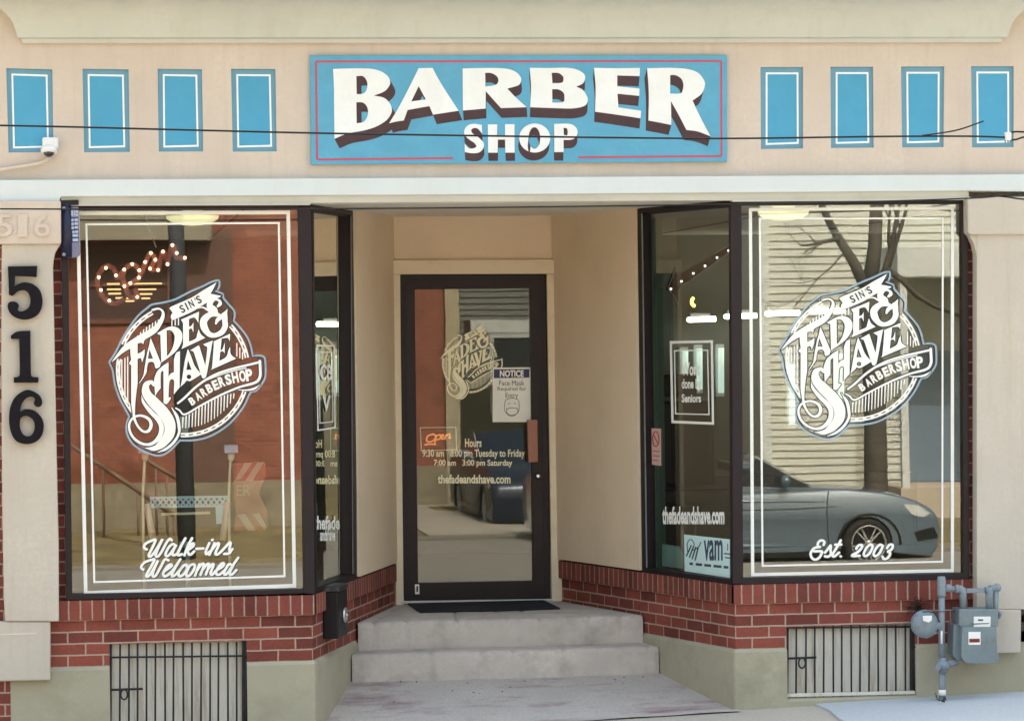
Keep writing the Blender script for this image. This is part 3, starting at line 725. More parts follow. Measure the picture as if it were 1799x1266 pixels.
LET.append(('R', S2, [[(1140,78,1),(1350,75),(1500,85),(1600,120),(1655,190),(1660,240),(1630,310),(1550,370,1),(1630,540),(1712,692,1),(1600,650),(1495,635,1),(1425,500),(1355,375,1),(1358,590,1),(1260,570),(1152,550,1),(1155,300)], [(1348,140,1),(1400,142),(1450,175),(1467,225),(1460,280),(1440,305),(1348,308,1)]], (-24,90)))
LET.append(('S', S1, [[(1395,590,1),(1398,670,1),(1360,625),(1325,618),(1300,635),(1310,665),(1360,700),(1410,750),(1408,800),(1370,838),(1310,845),(1242,835,1),(1240,760,1),(1275,800),(1320,800),(1345,785),(1330,755),(1280,720),(1240,680),(1240,630),(1275,590),(1330,580)]], (4,72)))
LET.append(('H', S1, [[(1450,585,1),(1533,585,1),(1533,695,1),(1605,695,1),(1605,583,1),(1690,583,1),(1692,840,1),(1608,840,1),(1605,722,1),(1540,722,1),(1538,840,1),(1452,840,1)]], (3,74)))
LET.append(('O', S2, [[tuple(p) for p in ell(125,708,140,131)], [tuple(p) for p in ell(122,708,52,97)]], (-8,72)))
LET.append(('P', S2, [[(300,580,1),(440,580),(495,610),(512,650),(500,695),(460,722),(385,725,1),(385,835,1),(302,835,1)], [(385,615,1),(418,625),(420,680),(388,680,1)]], (-2,76)))
for nm, f, loops, (dx, dy) in LET:
    L = [spline(conv(f, l), True, 5) for l in loops]
    dx, dy = dx/5.14, dy/5.14
    bm = BM(); poly(bm, L, FS, .003, .0025); lt = obj('letter', bm, M['letter'], SIGN)
    bm = BM(); k = 0
    sh = [[p+Vector((dx, dy)) for p in l] for l in L]
    poly(bm, sh, FS, .0006)
    for l in L:
        for i in range(len(l)):
            a, b_ = l[i], l[(i+1) % len(l)]
            if (b_-a).length < 1e-4: continue
            k += 1; o_ = .0007+k*1.2e-5
            try: bm.faces.new([bm.verts.new(FS(p.x, p.y, o_)) for p in (a, b_, b_+Vector((dx, dy)), a+Vector((dx, dy)))])
            except ValueError: pass
    for f_ in bm.faces:
        f_.normal_update()
        if f_.normal.y > 0: f_.normal_flip()
    obj('letter_shade', bm, M['lshade'], lt, recalc=False)
# ------------------------------------------------------------------ house number
HN = lambda x, y: (x/3.618, 450+y/3.618)
DIG = (('5', 'black numeral 5 at the top of the column of house numbers', [[(50,65,1),(236,62,1),(232,132,1),(95,125,1),(92,190,1),(120,175),(160,165),(215,180),(255,220),(270,280),(262,335),(235,375),(190,398),(140,402),(90,385),(60,355),(48,320),(55,295),(80,287),(108,295),(120,315),(112,335),(125,350),(155,345),(185,320),(193,275),(180,235),(150,215),(110,225),(80,252,1),(57,245,1)]]),
 ('1', 'black numeral 1 between the 5 and the 6 on the pilaster', [[(68,505,1),(110,478),(192,473,1),(196,740),(205,765),(244,770,1),(242,803,1),(88,803,1),(88,770,1),(115,765),(125,745),(122,525,1),(70,525,1)]]),
 ('6', 'black numeral 6 at the bottom of the column of house numbers', [[(165,850),(215,860),(255,890),(268,930),(255,955),(230,955),(215,935),(222,910),(205,893),(170,900),(140,935),(128,985),(160,972),(215,980),(260,1020),(278,1075),(265,1140),(225,1180),(165,1193),(105,1175),(70,1120),(57,1040),(65,960),(100,890)], [(175,1015),(210,1040),(220,1085),(205,1130),(175,1145),(145,1130),(127,1090),(127,1040),(145,1018)]]))
for ch, lab, loops in DIG:
    bm = BM(); poly(bm, [spline(conv(HN, l), True, 4) for l in loops], planeY(-.125), 0, .04); bevel(bm, .004, 2, 50)
    tag(obj('house_number', bm, M['numeral']), lab, 'house number', 'house numbers on the pilaster')
# ------------------------------------------------------------------ window lettering
A2 = lambda x, y: (190+x/3.838, 480+y/3.838)
Z2a = lambda x, y: (518+x/1.94, y/1.94); Z3a = lambda x, y: (x/1.94, 614+y/1.94); Z4a = lambda x, y: (518+x/1.94, 614+y/1.94)
OUT = [(20,600,1),(60,540),(110,440),(165,355),(215,290),(275,240),(300,222),(370,210),(448,190),(500,165),(570,130),(640,100),(700,70),(740,58,1),(735,90),(712,125,1),(770,150,1),(765,170),(807,222),(840,263),(835,325,1),(899,397),(940,464),(966,567,1),(1033,568),(1046,590),(1049,665),(1041,712),(992,779),(951,794),(899,897),(807,1006),(688,1083),(585,1111),(479,1114,1),(412,1181),(361,1212),(309,1211),(232,1180),(175,1140),(139,1078),(137,1016),(155,964,1),(124,903),(88,836),(57,743),(42,650)]
def offset(l, d):
    n = len(l); out = []
    ar = sum(l[i].x*l[(i+1) % n].y-l[(i+1) % n].x*l[i].y for i in range(n)); s = 1 if ar > 0 else -1
    for i in range(n):
        t = (l[(i+2) % n]-l[i-2]).normalized(); out.append(l[i]+Vector((t.y, -t.x))*d*s)
    return out
GLY = [
 [[(22,600,1),(57,548),(103,490),(155,450),(206,418),(258,389),(309,356),(340,320),(358,286),(361,263),(350,248),(330,245),(304,253),(290,246),(309,237),(335,232),(361,240),(379,263),(379,299),(361,345),(330,392),(289,423),(247,449),(238,478,1),(222,468),(199,474,1),(199,541,1),(222,531),(247,510,1),(245,551),(229,600,1),(219,572),(199,578,1),(199,742,1),(190,810),(183,880),(181,965,1),(168,965,1),(158,900),(155,860),(155,620,1),(139,608,1),(155,582,1),(150,545),(148,507,1),(93,541),(46,582)]],
 [[(286,433,1),(320,515),(356,605,1),(345,632),(320,640),(312,612),(300,597),(272,602),(262,640),(256,675),(215,738,1),(206,742,1),(236,690),(245,640),(262,540),(275,490)], [(279,513,1),(268,575,1),(302,575,1)]],
 [[(328,405,1),(392,368),(438,358),(478,374),(500,412),(492,470),(456,526),(407,567),(358,602,1),(352,416,1),(340,412,1)], [(395,384,1),(425,386),(446,415),(447,450),(435,500),(412,541),(397,558,1)]],
 [[(490,312,1),(613,258,1),(608,335,1),(590,305),(575,298),(545,308,1),(545,360,1),(562,352),(575,330,1),(575,400,1),(562,372),(545,378,1),(545,460,1),(590,440),(600,410),(610,375,1),(625,410),(655,435,1),(495,510,1),(505,480,1),(505,335,1)]],
 [[(538,508,1),(560,560),(585,625),(629,680,1),(590,705),(552,726),(530,722),(520,735),(488,765,1),(500,700),(515,600),(528,545)], [(538,585,1),(528,650,1),(562,650,1)], [tuple(p) for p in ell(545,697,15,15,12)]],
 [[(551,520,1),(612,484,1),(618,500),(655,620,1),(668,500),(655,490),(640,478,1),(706,452,1),(700,480),(690,540),(662,690),(645,710,1),(632,700),(580,540),(570,525)]],
 [[(711,459,1),(822,407,1),(819,460,1),(806,436),(765,440,1),(758,520,1),(772,508),(786,465,1),(786,540,1),(772,525),(756,530,1),(750,590,1),(796,562),(810,520),(822,495,1),(828,545),(862,575,1),(690,652,1),(700,635),(712,480)]],
 [[(412,235,1),(430,222),(560,165),(640,115),(730,62,1),(712,100),(690,138,1),(762,152,1),(745,165),(700,180),(640,213),(560,262),(430,318,1),(422,290),(434,265,1)]],
 [conv(Z3a, [(600,205,1),(610,160),(640,90),(690,40),(725,10),(790,-30,1),(790,170,1),(800,140),(830,110),(860,102,1),(860,-70,1),(890,-150),(940,-175,1),(935,300,1),(900,340),(858,395,1),(862,215),(845,195),(820,200),(800,240),(790,430,1),(825,435),(770,515),(725,505,1),(722,80,1),(690,110),(688,310,1),(640,370),(615,420,1)])],
]
STK = [
 (Z2a, [(440,545,50),(340,535,72),(250,610,95),(250,700,95),(310,790,70),(390,810,58),(480,770,72),(525,690,75),(522,600,72),(552,465,6)]),
 (Z2a, [(405,655,30),(430,605,52),(500,550,64),(545,490,26)]),
 (Z2a, [(430,540,28),(380,480,90),(325,430,82),(340,370,70),(400,342,26),(452,362,34),(458,400,50),(432,428,34)]),
 (Z2a, [(165,460,6),(230,445,20),(300,480,30),(350,520,40)]),
 (Z3a, [(596,262,46),(560,228,48),(495,275,82),(505,385,118),(600,500,146),(715,620,152),(800,760,150),(800,900,140),(720,1020,112),(610,1095,66),(490,1092,12)]),
 (Z3a, [(436,400,5),(465,500,40),(560,620,56),(655,720,62),(698,820,64),(672,940,60),(580,1030,44),(470,1042,34),(360,985,34),(290,890,32),(276,780,30),(330,695,30),(430,668,30),(530,712,40),(562,790,44),(530,865,42),(460,875,30),(390,808,30),(342,700,34),(334,590,30)]),
 (Z3a, [(830,562,10),(900,680,42),(926,800,40),(925,900,32),(862,1012,35),(760,1102,35),(650,1146,10)]),
 (Z4a, [(-92,505,26),(0,430,30),(130,305,30),(270,202,30),(420,122,30),(600,62,30),(800,12,30),(985,-32,30)]),
 (Z4a, [(978,-45,34),(984,60,36),(980,160,38),(920,235,34),(700,300,28),(450,408,28),(200,540,24),(0,652,24),(-70,600,22),(-120,570,18)]),
 (Z4a, [(985,262,6),(900,318,30),(800,335,20),(700,330,10)]),
 (Z4a, [(285,205,12),(420,150,15),(600,92,16),(800,45,15)]),
 (A2, None),
]
RC = (505, 652)
def lg(fn, sc=1.0, simple=False, tint='vinyl', parent=None, halo=True):
    """the round shop emblem, in the units of its own drawing"""
    O_ = spline(OUT, True, 4)
    d = -.001
    if halo:
        bm = BM(); poly(bm, [offset(O_, 19), O_], fn, d); hl = obj('emblem_halo', bm, M['halo'], parent, recalc=False)
        bm = BM(); ribbon(bm, [(p.x, p.y) for p in offset(O_, 2)]+[tuple(offset(O_, 2)[0])], fn, d+.0002, w=7, n=1, cap=False)
        for l in GLY:
            for lp in l:
                s_ = spline(lp, True, 4); ribbon(bm, [(p.x, p.y) for p in s_]+[tuple(s_[0])], fn, d+.0003, w=13, n=1, cap=False)
        for f_, pts in STK:
            if pts is None: continue
            ribbon(bm, [(*f_(p[0], p[1]), p[2]/1.94+11) for p in pts], fn, d+.0005, n=4)
        obj('emblem_outline', bm, M['navy'], parent, recalc=False)
    bm = BM(); dd = d+.0010
    for i, l in enumerate(GLY): poly(bm, [spline(lp, True, 4) for lp in l], fn, dd+i*2e-5)
    for i, (f_, pts) in enumerate(STK):
        if pts is None: continue
        ribbon(bm, [(*f_(p[0], p[1]), p[2]/1.94) for p in pts], fn, dd+.0003+i*1.5e-4, n=5)
    cx, cy = RC
    for k, (a0, a1) in enumerate(((140, 190), (203, 242), (-43, -11), (19, 92))):
        for r_, w_ in ((447, 11), (429, 10)):
            ribbon(bm, [(cx+r_*math.cos(R(a)), cy+r_*math.sin(R(a))) for a in [a0+(a1-a0)*i/16 for i in range(17)]], fn, d+.0006, w=w_, n=1, cap=False)
        a = a0+3
        while a < a1-4:
            ribbon(bm, [(cx+438*math.cos(R(a+i)), cy+438*math.sin(R(a+i))) for i in (0, 1.5, 3.2)], fn, d+.0007, w=14, n=1, cap=False); a += 7
    def yb(x):
        kk = [(470,972),(540,935),(620,880),(700,838),(800,802),(905,785)]
        for (a, b_), (c_, e) in zip(kk, kk[1:]):
            if a <= x <= c_: return b_+(e-b_)*(x-a)/(c_-a)
        return None
    x = 505
    while x < 890:
        y0, y1 = yb(x)+14, cy+math.sqrt(max(0, 398**2-(x-cx)**2))-8
        if y1 > y0+8: ribbon(bm, [(x, y0, 9), (x-4, y1, 6)], fn, d+.0006, n=1, cap=False)
        x += 21.5
    for x in (72, 92, 113, 132):
        ribbon(bm, [(x, 560+ (132-x)*.5, 8), (x, 760+(x-72)*2.0, 8)], fn, d+.0006, n=1, cap=False)
    for x in range(196, 345, 20):
        ribbon(bm, [(x+4, cy-math.sqrt(max(0, 405**2-(x-cx)**2))+28, 8), (x, 470-(x-150)*.62, 8)], fn, d+.0006, n=1, cap=False)
    for x, y0, y1 in ((430,318,356),(452,310,352),(474,302,350),(868,470,560),(888,500,572),(906,530,580)): ribbon(bm, [(x, y0, 7), (x, y1, 7)], fn, d+.0006, n=1, cap=False)
    # ribbon lettering
    path = [conv(Z4a, [q])[0] for q in ((92,478),(172,415),(245,362),(318,312),(400,268),(480,226),(566,196),(656,168),(752,150),(838,138))]
    for i, ch in enumerate('BARBERSHOP'):
        x, y = path[i]; hh = 27+i*1.55; ww = 17.5+i*.55
        a_, b_ = path[max(0, i-1)], path[min(9, i+1)]; ang = math.atan2(b_[1]-a_[1], b_[0]-a_[0])*.8
        ca, sa = math.cos(ang), math.sin(ang)
        lf = lambda u, v, off=0.0, x=x, y=y, ca=ca, sa=sa: fn(x+u*ca-v*sa, y+u*sa+v*ca, off)
        text(bm, ch, lf, -ww, -hh, ww, hh, dd, bold=.045)
    em = obj('emblem', bm, M[tint], parent, recalc=False)
    bm = BM()
    for ch, x, y, ww in (('S', 500, 240, 15), ('I', 530, 223, 4.5), ('N', 560, 205, 15), ("'", 585, 175, 2.5), ('S', 611, 177, 15)):
        ca, sa = math.cos(-.46), math.sin(-.46); hh = 27 if ch != "'" else 9
        lf = lambda u, v, off=0.0, x=x, y=y: fn(x+u*ca-v*sa, y+u*sa+v*ca, off)
        text(bm, ch, lf, -ww, -hh, ww, hh, dd+.002, bold=.02)
    obj('emblem_banner_print', bm, M['navy'], em, recalc=False) if not isinstance(parent, type(None)) and parent.parent is None else obj('emblem_banner_print', bm, M['navy'], parent, recalc=False)
    return em
GY = .026       # lettering is stuck to the outside of the glass
fL = planeY(GY)
LA = lambda a, b, off=0.0: fL(*A2(a, b), off)
# on the right-hand pane the emblem has the same size: carried over in metres
p0, p1 = fL(*A2(20, 600)), fL(*A2(740, 58)); r0, r1 = fL(1371, 615), fL(1561, 480)
sx, sz = (r1.x-r0.x)/(p1.x-p0.x), (r1.z-r0.z)/(p1.z-p0.z)
def RA(a, b, off=0.0):
    p = LA(a, b, off); return V(r0.x+(p.x-p0.x)*sx, p.y, r0.z+(p.z-p0.z)*sz)
fD = planeY(YB+.036)
d0, d1 = fD(773, 631), fD(851, 567.5)
dsx, dsz = (d1.x-d0.x)/(p1.x-p0.x), (d1.z-d0.z)/(p1.z-p0.z)
def DA(a, b, off=0.0):
    p = LA(a, b, 0); return V(d0.x+(p.x-p0.x)*dsx, YB+.036-off*.45, d0.z+(p.z-p0.z)*dsz)
lg(LA, parent=WL); lg(RA, parent=WR); lg(DA, parent=DOOR, tint='cream', halo=False)
def borders(par, outer, inner, wo, wi, fn, mtn='vinyl'):
    bm = BM(); frame_px(bm, outer, wo, fn, .0); frame_px(bm, inner, wi, fn, .0); obj('painted_border', bm, M[mtn], par, recalc=False)
borders(WL, [(133.5, 371.5), (509.5, 370), (520.5, 1031.5), (147.5, 1044)], [(150, 392.5), (491.5, 390), (501.5, 1013), (164, 1023.5)], (6.3, 6.5, 6.3, 6.5), (3.4, 3.4, 3.4, 3.4), fL)
borders(WR, [(1315.5, 365.5), (1676, 363), (1676, 1004.5), (1319.5, 1011.5)], [(1333, 383), (1658, 382), (1657, 987.5), (1338, 995)], (5.6, 5.4, 5.6, 5.8), (3.4, 2.8, 3.2, 3.2), fL)
T = lambda x, y: (235+x/8.995, 930+y/8.995)
WALK = [[(205,310),(170,290),(165,250),(210,205),(290,170),(345,160),(300,270),(240,390),(240,418),(270,418),(330,350),(400,240),(455,145),(400,260),(350,380),(352,418),(390,415),(450,330),(520,200),(570,145),(600,165)],
 [(660,250),(620,225),(560,270),(505,370),(512,412),(555,402),(620,320),(672,235),(620,340),(615,393),(650,398),(700,360),(740,270),(815,135)], [(815,135),(740,270),(695,370),(705,402),(760,385)],
 [(920,135),(850,270),(800,402)], [(835,330),(900,240),(942,218),(945,252),(880,305),(850,322),(870,382),(900,390),(955,340)], [(990,300),(1100,295)],
 [(1195,210),(1150,310),(1138,368),(1155,383),(1205,340)], [(1238,162),(1245,160)], [(1275,210),(1225,330),(1195,395)], [(1225,330),(1300,232),(1340,212),(1342,245),(1300,340),(1292,383),(1325,388),(1380,345),(1450,270),(1520,198),(1528,225),(1512,310),(1528,348),(1498,376),(1430,380)], [(1500,372),(1560,305)]]
WELC = [[(150,630),(120,600),(130,560),(180,510),(280,475),(328,470),(280,570),(210,690),(198,732),(230,735),(300,640),(385,480),(330,600),(298,700),(308,738),(350,718),(430,580),(490,470),(550,482)],
 [(480,655),(560,602),(602,562),(578,547),(520,590),(468,680),(478,728),(520,725),(590,668),(660,580),(735,465)], [(735,465),(660,590),(604,700),(610,733),(660,708),(720,645),(790,562),(832,552),(835,578)], [(790,562),(722,650),(708,708),(738,733),(800,690),(880,572),(938,545),(966,565),(948,632),(890,713),(842,733),(832,682),(880,572)],
 [(1040,542),(1000,635),(970,722)], [(1000,640),(1068,548),(1108,542),(1082,640),(1055,712)], [(1082,640),(1150,552),(1190,538),(1168,625),(1140,705)], [(1168,625),(1230,552),(1262,548),(1232,632),(1212,688),(1240,708),(1300,645),(1390,590),(1428,542),(1402,527),(1350,572),(1302,660),(1312,703),(1360,703),(1430,648)],
 [(1540,552),(1500,547),(1440,642),(1428,698),(1460,703),(1530,620),(1580,540),(1650,440)], [(1580,540),(1522,660),(1522,703),(1560,698),(1622,635)]]
bm = BM()
for i, s in enumerate(WALK+WELC): ribbon(bm, [(*T(*p), 4.6) for p in s], fL, .0006+i*1e-4, n=5)
obj('window_lettering', bm, M['vinyl'], WL, recalc=False)
bm = BM()
for i, s in enumerate(WALK+WELC): ribbon(bm, [(T(*p)[0]+1.3, T(*p)[1]+1.6, 4.4) for p in s], fL, -.0035+i*1e-4, n=4)
obj('lettering_shade', bm, M['navy'], WL, recalc=False)
E2_ = lambda x, y: (1410+x/9.994, 930+y/9.994)
EST = [[(370,265),(382,212),(332,186),(278,220),(266,288),(310,302)], [(310,302),(205,322),(142,410),(162,490),(222,523),(290,490),(328,425),(335,378),(205,378)], [(392,400),(450,330),(494,272),(490,350),(494,430),(450,468),(392,465)],
 [(670,187),(600,310),(532,420),(528,462),(562,464),(640,400)], [(572,263),(680,258)], [(666,465),(670,465)], [(942,330),(980,277),(1034,267),(1040,310),(970,390),(862,455),(1000,455)],
 [(1205,266),(1230,290),(1190,390),(1130,453),(1082,453),(1076,410),(1120,320),(1180,264),(1212,268)], [(1378,266),(1403,290),(1363,390),(1303,453),(1255,453),(1249,410),(1293,320),(1353,264),(1385,268)],
 [(1482,320),(1520,267),(1568,260),(1583,290),(1560,345),(1492,385),(1530,392),(1530,440),(1480,503),(1422,508),(1402,470)]]
bm = BM()
for i, s in enumerate(EST): ribbon(bm, [(*E2_(*p), 4.5) for p in s], fL, .0006+i*1e-4, n=5)
obj('window_lettering', bm, M['vinyl'], WR, recalc=False)
bm = BM()
for i, s in enumerate(EST): ribbon(bm, [(E2_(*p)[0]+1.2, E2_(*p)[1]+1.5, 4.3) for p in s], fL, -.0035+i*1e-4, n=4)
obj('lettering_shade', bm, M['navy'], WR, recalc=False)
# side windows of the recess: lettering behind the glass
iR = lambda u, v, off=0.0: PR(u, v, off-.026); iL = lambda u, v, off=0.0: PL(u, v, off-.026)
bm = BM(); frame_px(bm, [(1170, 599), (1246, 597.5), (1248, 746), (1173, 743)], (4, 4.5, 4, 4.5), iR); frame_px(bm, [(1177.5, 615), (1237.5, 614), (1240, 729), (1179.5, 727.5)], (2, 2, 2, 2), iR)
obj('painted_border', bm, M['vinyl'], SR, recalc=False)
bm = BM()
text(bm, 'Work', iR, 1191, 636, 1224, 660, 0, bold=.03); text(bm, 'done by', iR, 1191, 665, 1225, 688, 0, bold=.03); text(bm, 'Seniors', iR, 1191, 692, 1225, 707, 0, bold=.03)
obj('window_lettering', bm, M['vinyl'], SR, recalc=False); bm = BM(); text(bm, 'thefadeandshave.com', iR, 1157, 889, 1266, 921, 0, bold=.035); obj('window_lettering', bm, M['vinyl'], SR, recalc=False)
bm = BM(); frame_px(bm, [(563, 605), (596, 606), (597, 752), (565, 757)], (2.2, 3, 2.2, 3), iL); frame_px(bm, [(567, 617), (592, 617.5), (593, 741), (569, 744)], (1.4, 2, 1.4, 2), iL)
text(bm, 'CB', iL, 570, 640, 591, 668, 0, bold=.03); text(bm, 'V', iL, 574, 694, 588, 722, 0, bold=.03)
obj('window_lettering', bm, M['vinyl'], SL, recalc=False); bm = BM(); text(bm, 'thefade', iL, 559, 905, 604, 930, 0, bold=.03); text(bm, 'andshave', iL, 570, 928, 596, 950, 0, bold=.03)
obj('window_lettering', bm, M['vinyl'], SL, recalc=False)
# door lettering
bm = BM()
text(bm, 'Hours', fD, 817, 770, 846, 785, 0, bold=.02); obj('door_lettering', bm, M['cream'], DOOR, recalc=False); bm = BM(); text(bm, '9:30 am   8:00 pm Tuesday to Friday', fD, 742, 789, 922, 806, 0, bold=.02)
text(bm, '7:00 am   3:00 pm Saturday', fD, 762, 807, 900, 821, 0, bold=.02); obj('door_lettering', bm, M['cream'], DOOR, recalc=False); bm = BM(); text(bm, 'thefadeandshave.com', fD, 769, 833, 897, 849, 0, bold=.03)
obj('door_lettering', bm, M['cream'], DOOR, recalc=False)
# ------------------------------------------------------------------ papers on the glass
NT = thing('notice', fD(898, 740), 'white NOTICE sheet with a dark blue heading taped inside the door glass', 'notice')
bm = BM(); poly(bm, [[(865.5, 645.5), (932, 645), (933, 741), (865.5, 741)]], fD, .0015, .001); obj('sheet', bm, M['paper'], NT)
bm = BM(); poly(bm, [[(867.5, 648.5), (930, 648), (930, 663), (867.5, 664)]], fD, .0025); obj('heading', bm, plain('notice_blue', (.03, .035, .12), .5), NT)
bm = BM(); text(bm, 'NOTICE', fD, 878, 650, 920, 662, .004, bold=.04); obj('heading_print', bm, M['vinyl'], NT)
bm = BM(); text(bm, 'Face Mask', fD, 877, 668, 921, 677, .0025); text(bm, 'Required for', fD, 874, 679, 924, 688, .0025); text(bm, 'Entry', fD, 888, 690, 910, 701, .0025)
ribbon(bm, [(888,702),(886,714),(888,724),(899,731),(910,724),(912,714),(910,702),(899,699),(888,702)], fD, .0025, w=.9)
ribbon(bm, [(890,718),(899,716),(909,718),(908,726),(899,729),(891,726),(890,718)], fD, .0029, w=1.1); ribbon(bm, [(893,709),(896,708)], fD, .0025, w=1); ribbon(bm, [(903,708),(906,709)], fD, .0025, w=1)
obj('print', bm, plain('print_grey', (.06, .06, .07), .6), NT)
OP = thing('open_sign', fD(770, 793), 'small dark sign with orange script Open behind the door glass', 'sign')
bm = BM(); poly(bm, [[(739, 753), (801, 752), (802.5, 789), (741, 790.5)]], fD, -.02, .01); obj('board', bm, plain('sign_dark_red', (.07, .028, .022), .5), OP)
bm = BM(); frame_px(bm, [(738, 750.5), (802, 749.5), (803.5, 790.5), (740, 792.5)], (1.6, 1.6, 1.6, 1.6), fD, -.016, .004); obj('rim', bm, M['cream'], OP)
bm = BM(); OS = lambda x, y: (725+x/8.177, 740+y/8.177)
for i, s in enumerate(([(300,180),(220,210),(205,280),(270,290),(330,240),(320,190),(290,185)], [(345,200),(320,310)], [(345,210),(395,190),(400,240),(350,265)], [(410,235),(450,205),(430,190),(405,230),(430,255),(465,235)], [(485,190),(470,250)], [(480,215),(520,180),(540,190),(525,235),(550,235)], [(180,335),(240,325),(330,330)])): ribbon(bm, [(*OS(*p), 2.6) for p in s], fD, -.012+i*1e-4, n=4)
obj('lettering', bm, emit('orange_neon', (1, .34, .10), .16, (.6, .16, .05)), OP, recalc=False)
PO = thing('poster', iR(1241, 1015), 'pale cyan poster with a striped emblem and dark letters leaning in the side window corner', 'poster')
bm = BM(); poly(bm, [[(1196, 938.5), (1284, 948), (1284.5, 1016), (1197, 1003)]], iR, .003, .002); obj('sheet', bm, plain('poster_cyan', (.58, .78, .78), .5), PO)
bm = BM()
for k in range(4): ribbon(bm, [(1201+k*5, 976+k*2.5), (1209+k*4, 958+k*1.5)], iR, .0055+k*1e-4, w=2.2, n=1)
ribbon(bm, [(1203,970),(1202,955),(1208,947),(1214,955),(1212,966),(1222,960),(1226,952)], iR, .005, w=1.5)
text(bm, 'vam', iR, 1231, 948, 1264, 985, .005, bold=.02); [ribbon(bm, [(a_, 991+.1*(a_-1220)), (a_+w_, 991+.1*(a_+w_-1220))], iR, .005, w=4.5, n=1, cap=False) for a_, w_ in ((1206, 6), (1217, 11), (1232, 12), (1248, 14), (1266, 8))]
ribbon(bm, [(1273, 955), (1273, 966)], iR, .005, w=1.4); ribbon(bm, [(1267, 972), (1279, 973)], iR, .005, w=2); ribbon(bm, [(1269, 979), (1278, 980)], iR, .005, w=2)
obj('print', bm, plain('poster_print', (.06, .075, .11), .6), PO, recalc=False)
SK = thing('sticker', iR(1147, 817), 'pale pink sticker with a red no smoking style symbol in the side window', 'sticker')
bm = BM(); poly(bm, [[(1138, 752), (1154.5, 753), (1155, 818), (1139, 816)]], iR, 0, .001); obj('sheet', bm, plain('sticker_pink', (.62, .42, .38), .5), SK)
bm = BM(); ribbon(bm, [(1146+5.5*math.cos(R(a)), 771+13*math.sin(R(a))) for a in range(0, 361, 24)], iR, .001, w=2); ribbon(bm, [(1142, 763), (1150, 780)], iR, .0012, w=1.8); ribbon(bm, [(1141, 792), (1152, 793)], iR, .001, w=1.6); ribbon(bm, [(1141, 800), (1152, 801)], iR, .001, w=1.6); ribbon(bm, [(1141, 808), (1150, 809)], iR, .001, w=1.6)
obj('print', bm, plain('sticker_red', (.42, .05, .05), .5), SK, recalc=False)
bm = BM(); poly(bm, [[(1144, 956), (1171, 960), (1177, 974), (1177, 999), (1144, 995)]], iR, -.05, .02); bevel(bm, .003)
tag(obj('card', bm, plain('card_cyan', (.42, .60, .60), .5)), 'blank pale card standing in the far corner of the right side window', 'card')
# ------------------------------------------------------------------ things fixed to the front
fs = planeY(-.06)
FL = thing('rolled_flag', onY(123, 452, -.06), 'dark navy flag casing with pale blue lettering blocks hanging at the top left window corner', 'flag')
bm = BM(); tube(bm, [planeY(-.05)(116, 359), planeY(-.05)(117.5, 452)], .032, 14); obj('casing', bm, plain('navy_casing', (.012, .012, .045), .35), FL)
bm = BM(); poly(bm, [[(121, 364), (138, 363), (141, 447), (136, 452), (123, 453), (121.5, 448)]], fs, 0, .03); bevel(bm, .003); bn = obj('cloth', bm, plain('violet_grey_cloth', (.20, .19, .28), .8), FL)
bm = BM(); poly(bm, [[(123.5, 382.5), (137, 381.5), (138.3, 425.5), (124.5, 426.5)]], fs, .001); obj('dark_field', bm, plain('navy_field', (.015, .02, .07), .6), bn)
bm = BM()
for (a, b_, c_, e) in ((124.5,384.5,129.5,389),(130.8,384,136.6,388.5),(124.8,391,129.6,396),(130.8,390.4,136.8,395),(124.8,398,129.8,402.6),(131,397.4,137,401.6),(127,405.5,131,410),(132,405,137,409.4),(127.3,411.5,137,416),(127.5,419,137.2,424),(124,370,128.5,379.5),(130,370,132,379),(133,370,137,374),(133,376,137,379.5)): poly(bm, [[(a, b_), (c_, b_-.3), (c_+.2, e), (a+.2, e+.2)]], fs, .002)
obj('lettering', bm, plain('pale_blue_print', (.40, .46, .62), .6), bn)
bm = BM()
for u, v in ((112, 366), (112.5, 447)):
    bm = BM(); sphere(bm, planeY(-.085)(u, v), .011, seg=8); obj('bolt', bm, M['galv'], FL)
bm = BM(); poly(bm, [[(107, 352), (138, 351), (138, 360), (107, 361)]], planeY(-.075), 0, .02); obj('bracket', bm, M['black'], FL)
SC = thing('security_camera', onY(86, 262, -.05), 'small white dome security camera on the wall below the leftmost blue panel', 'security camera')
wp = plain('white_plastic', (.72, .73, .74), .35)
bm = BM(); box(bm, planeY(0)(75, 262), planeY(-.10)(102, 241)); bevel(bm, .012, 3); obj('housing', bm, wp, SC)
bm = BM(); lathe(bm, [(.043, .0), (.047, .012), (.047, .03), (.036, .036)], planeY(-.075)(86, 259), (0, -.25, -1), 18); obj('collar', bm, wp, SC)
bm = BM(); sphere(bm, planeY(-.085)(86, 266), .034, (1, 1, 1), 14); obj('lens_dome', bm, plain('dome_black', (.02, .02, .022), .15, spec=.6), SC)
bm = BM(); tube(bm, [planeY(-.03)(*p) for p in ((88, 274), (84, 281), (70, 287), (45, 291.5), (15, 296), (-40, 304), (-150, 316))], .010, 10); tag(obj('cable_conduit', bm, paint('conduit_paint', (.62, .52, .42), .6, .05)), 'tan painted conduit running left from the dome security camera', 'conduit')
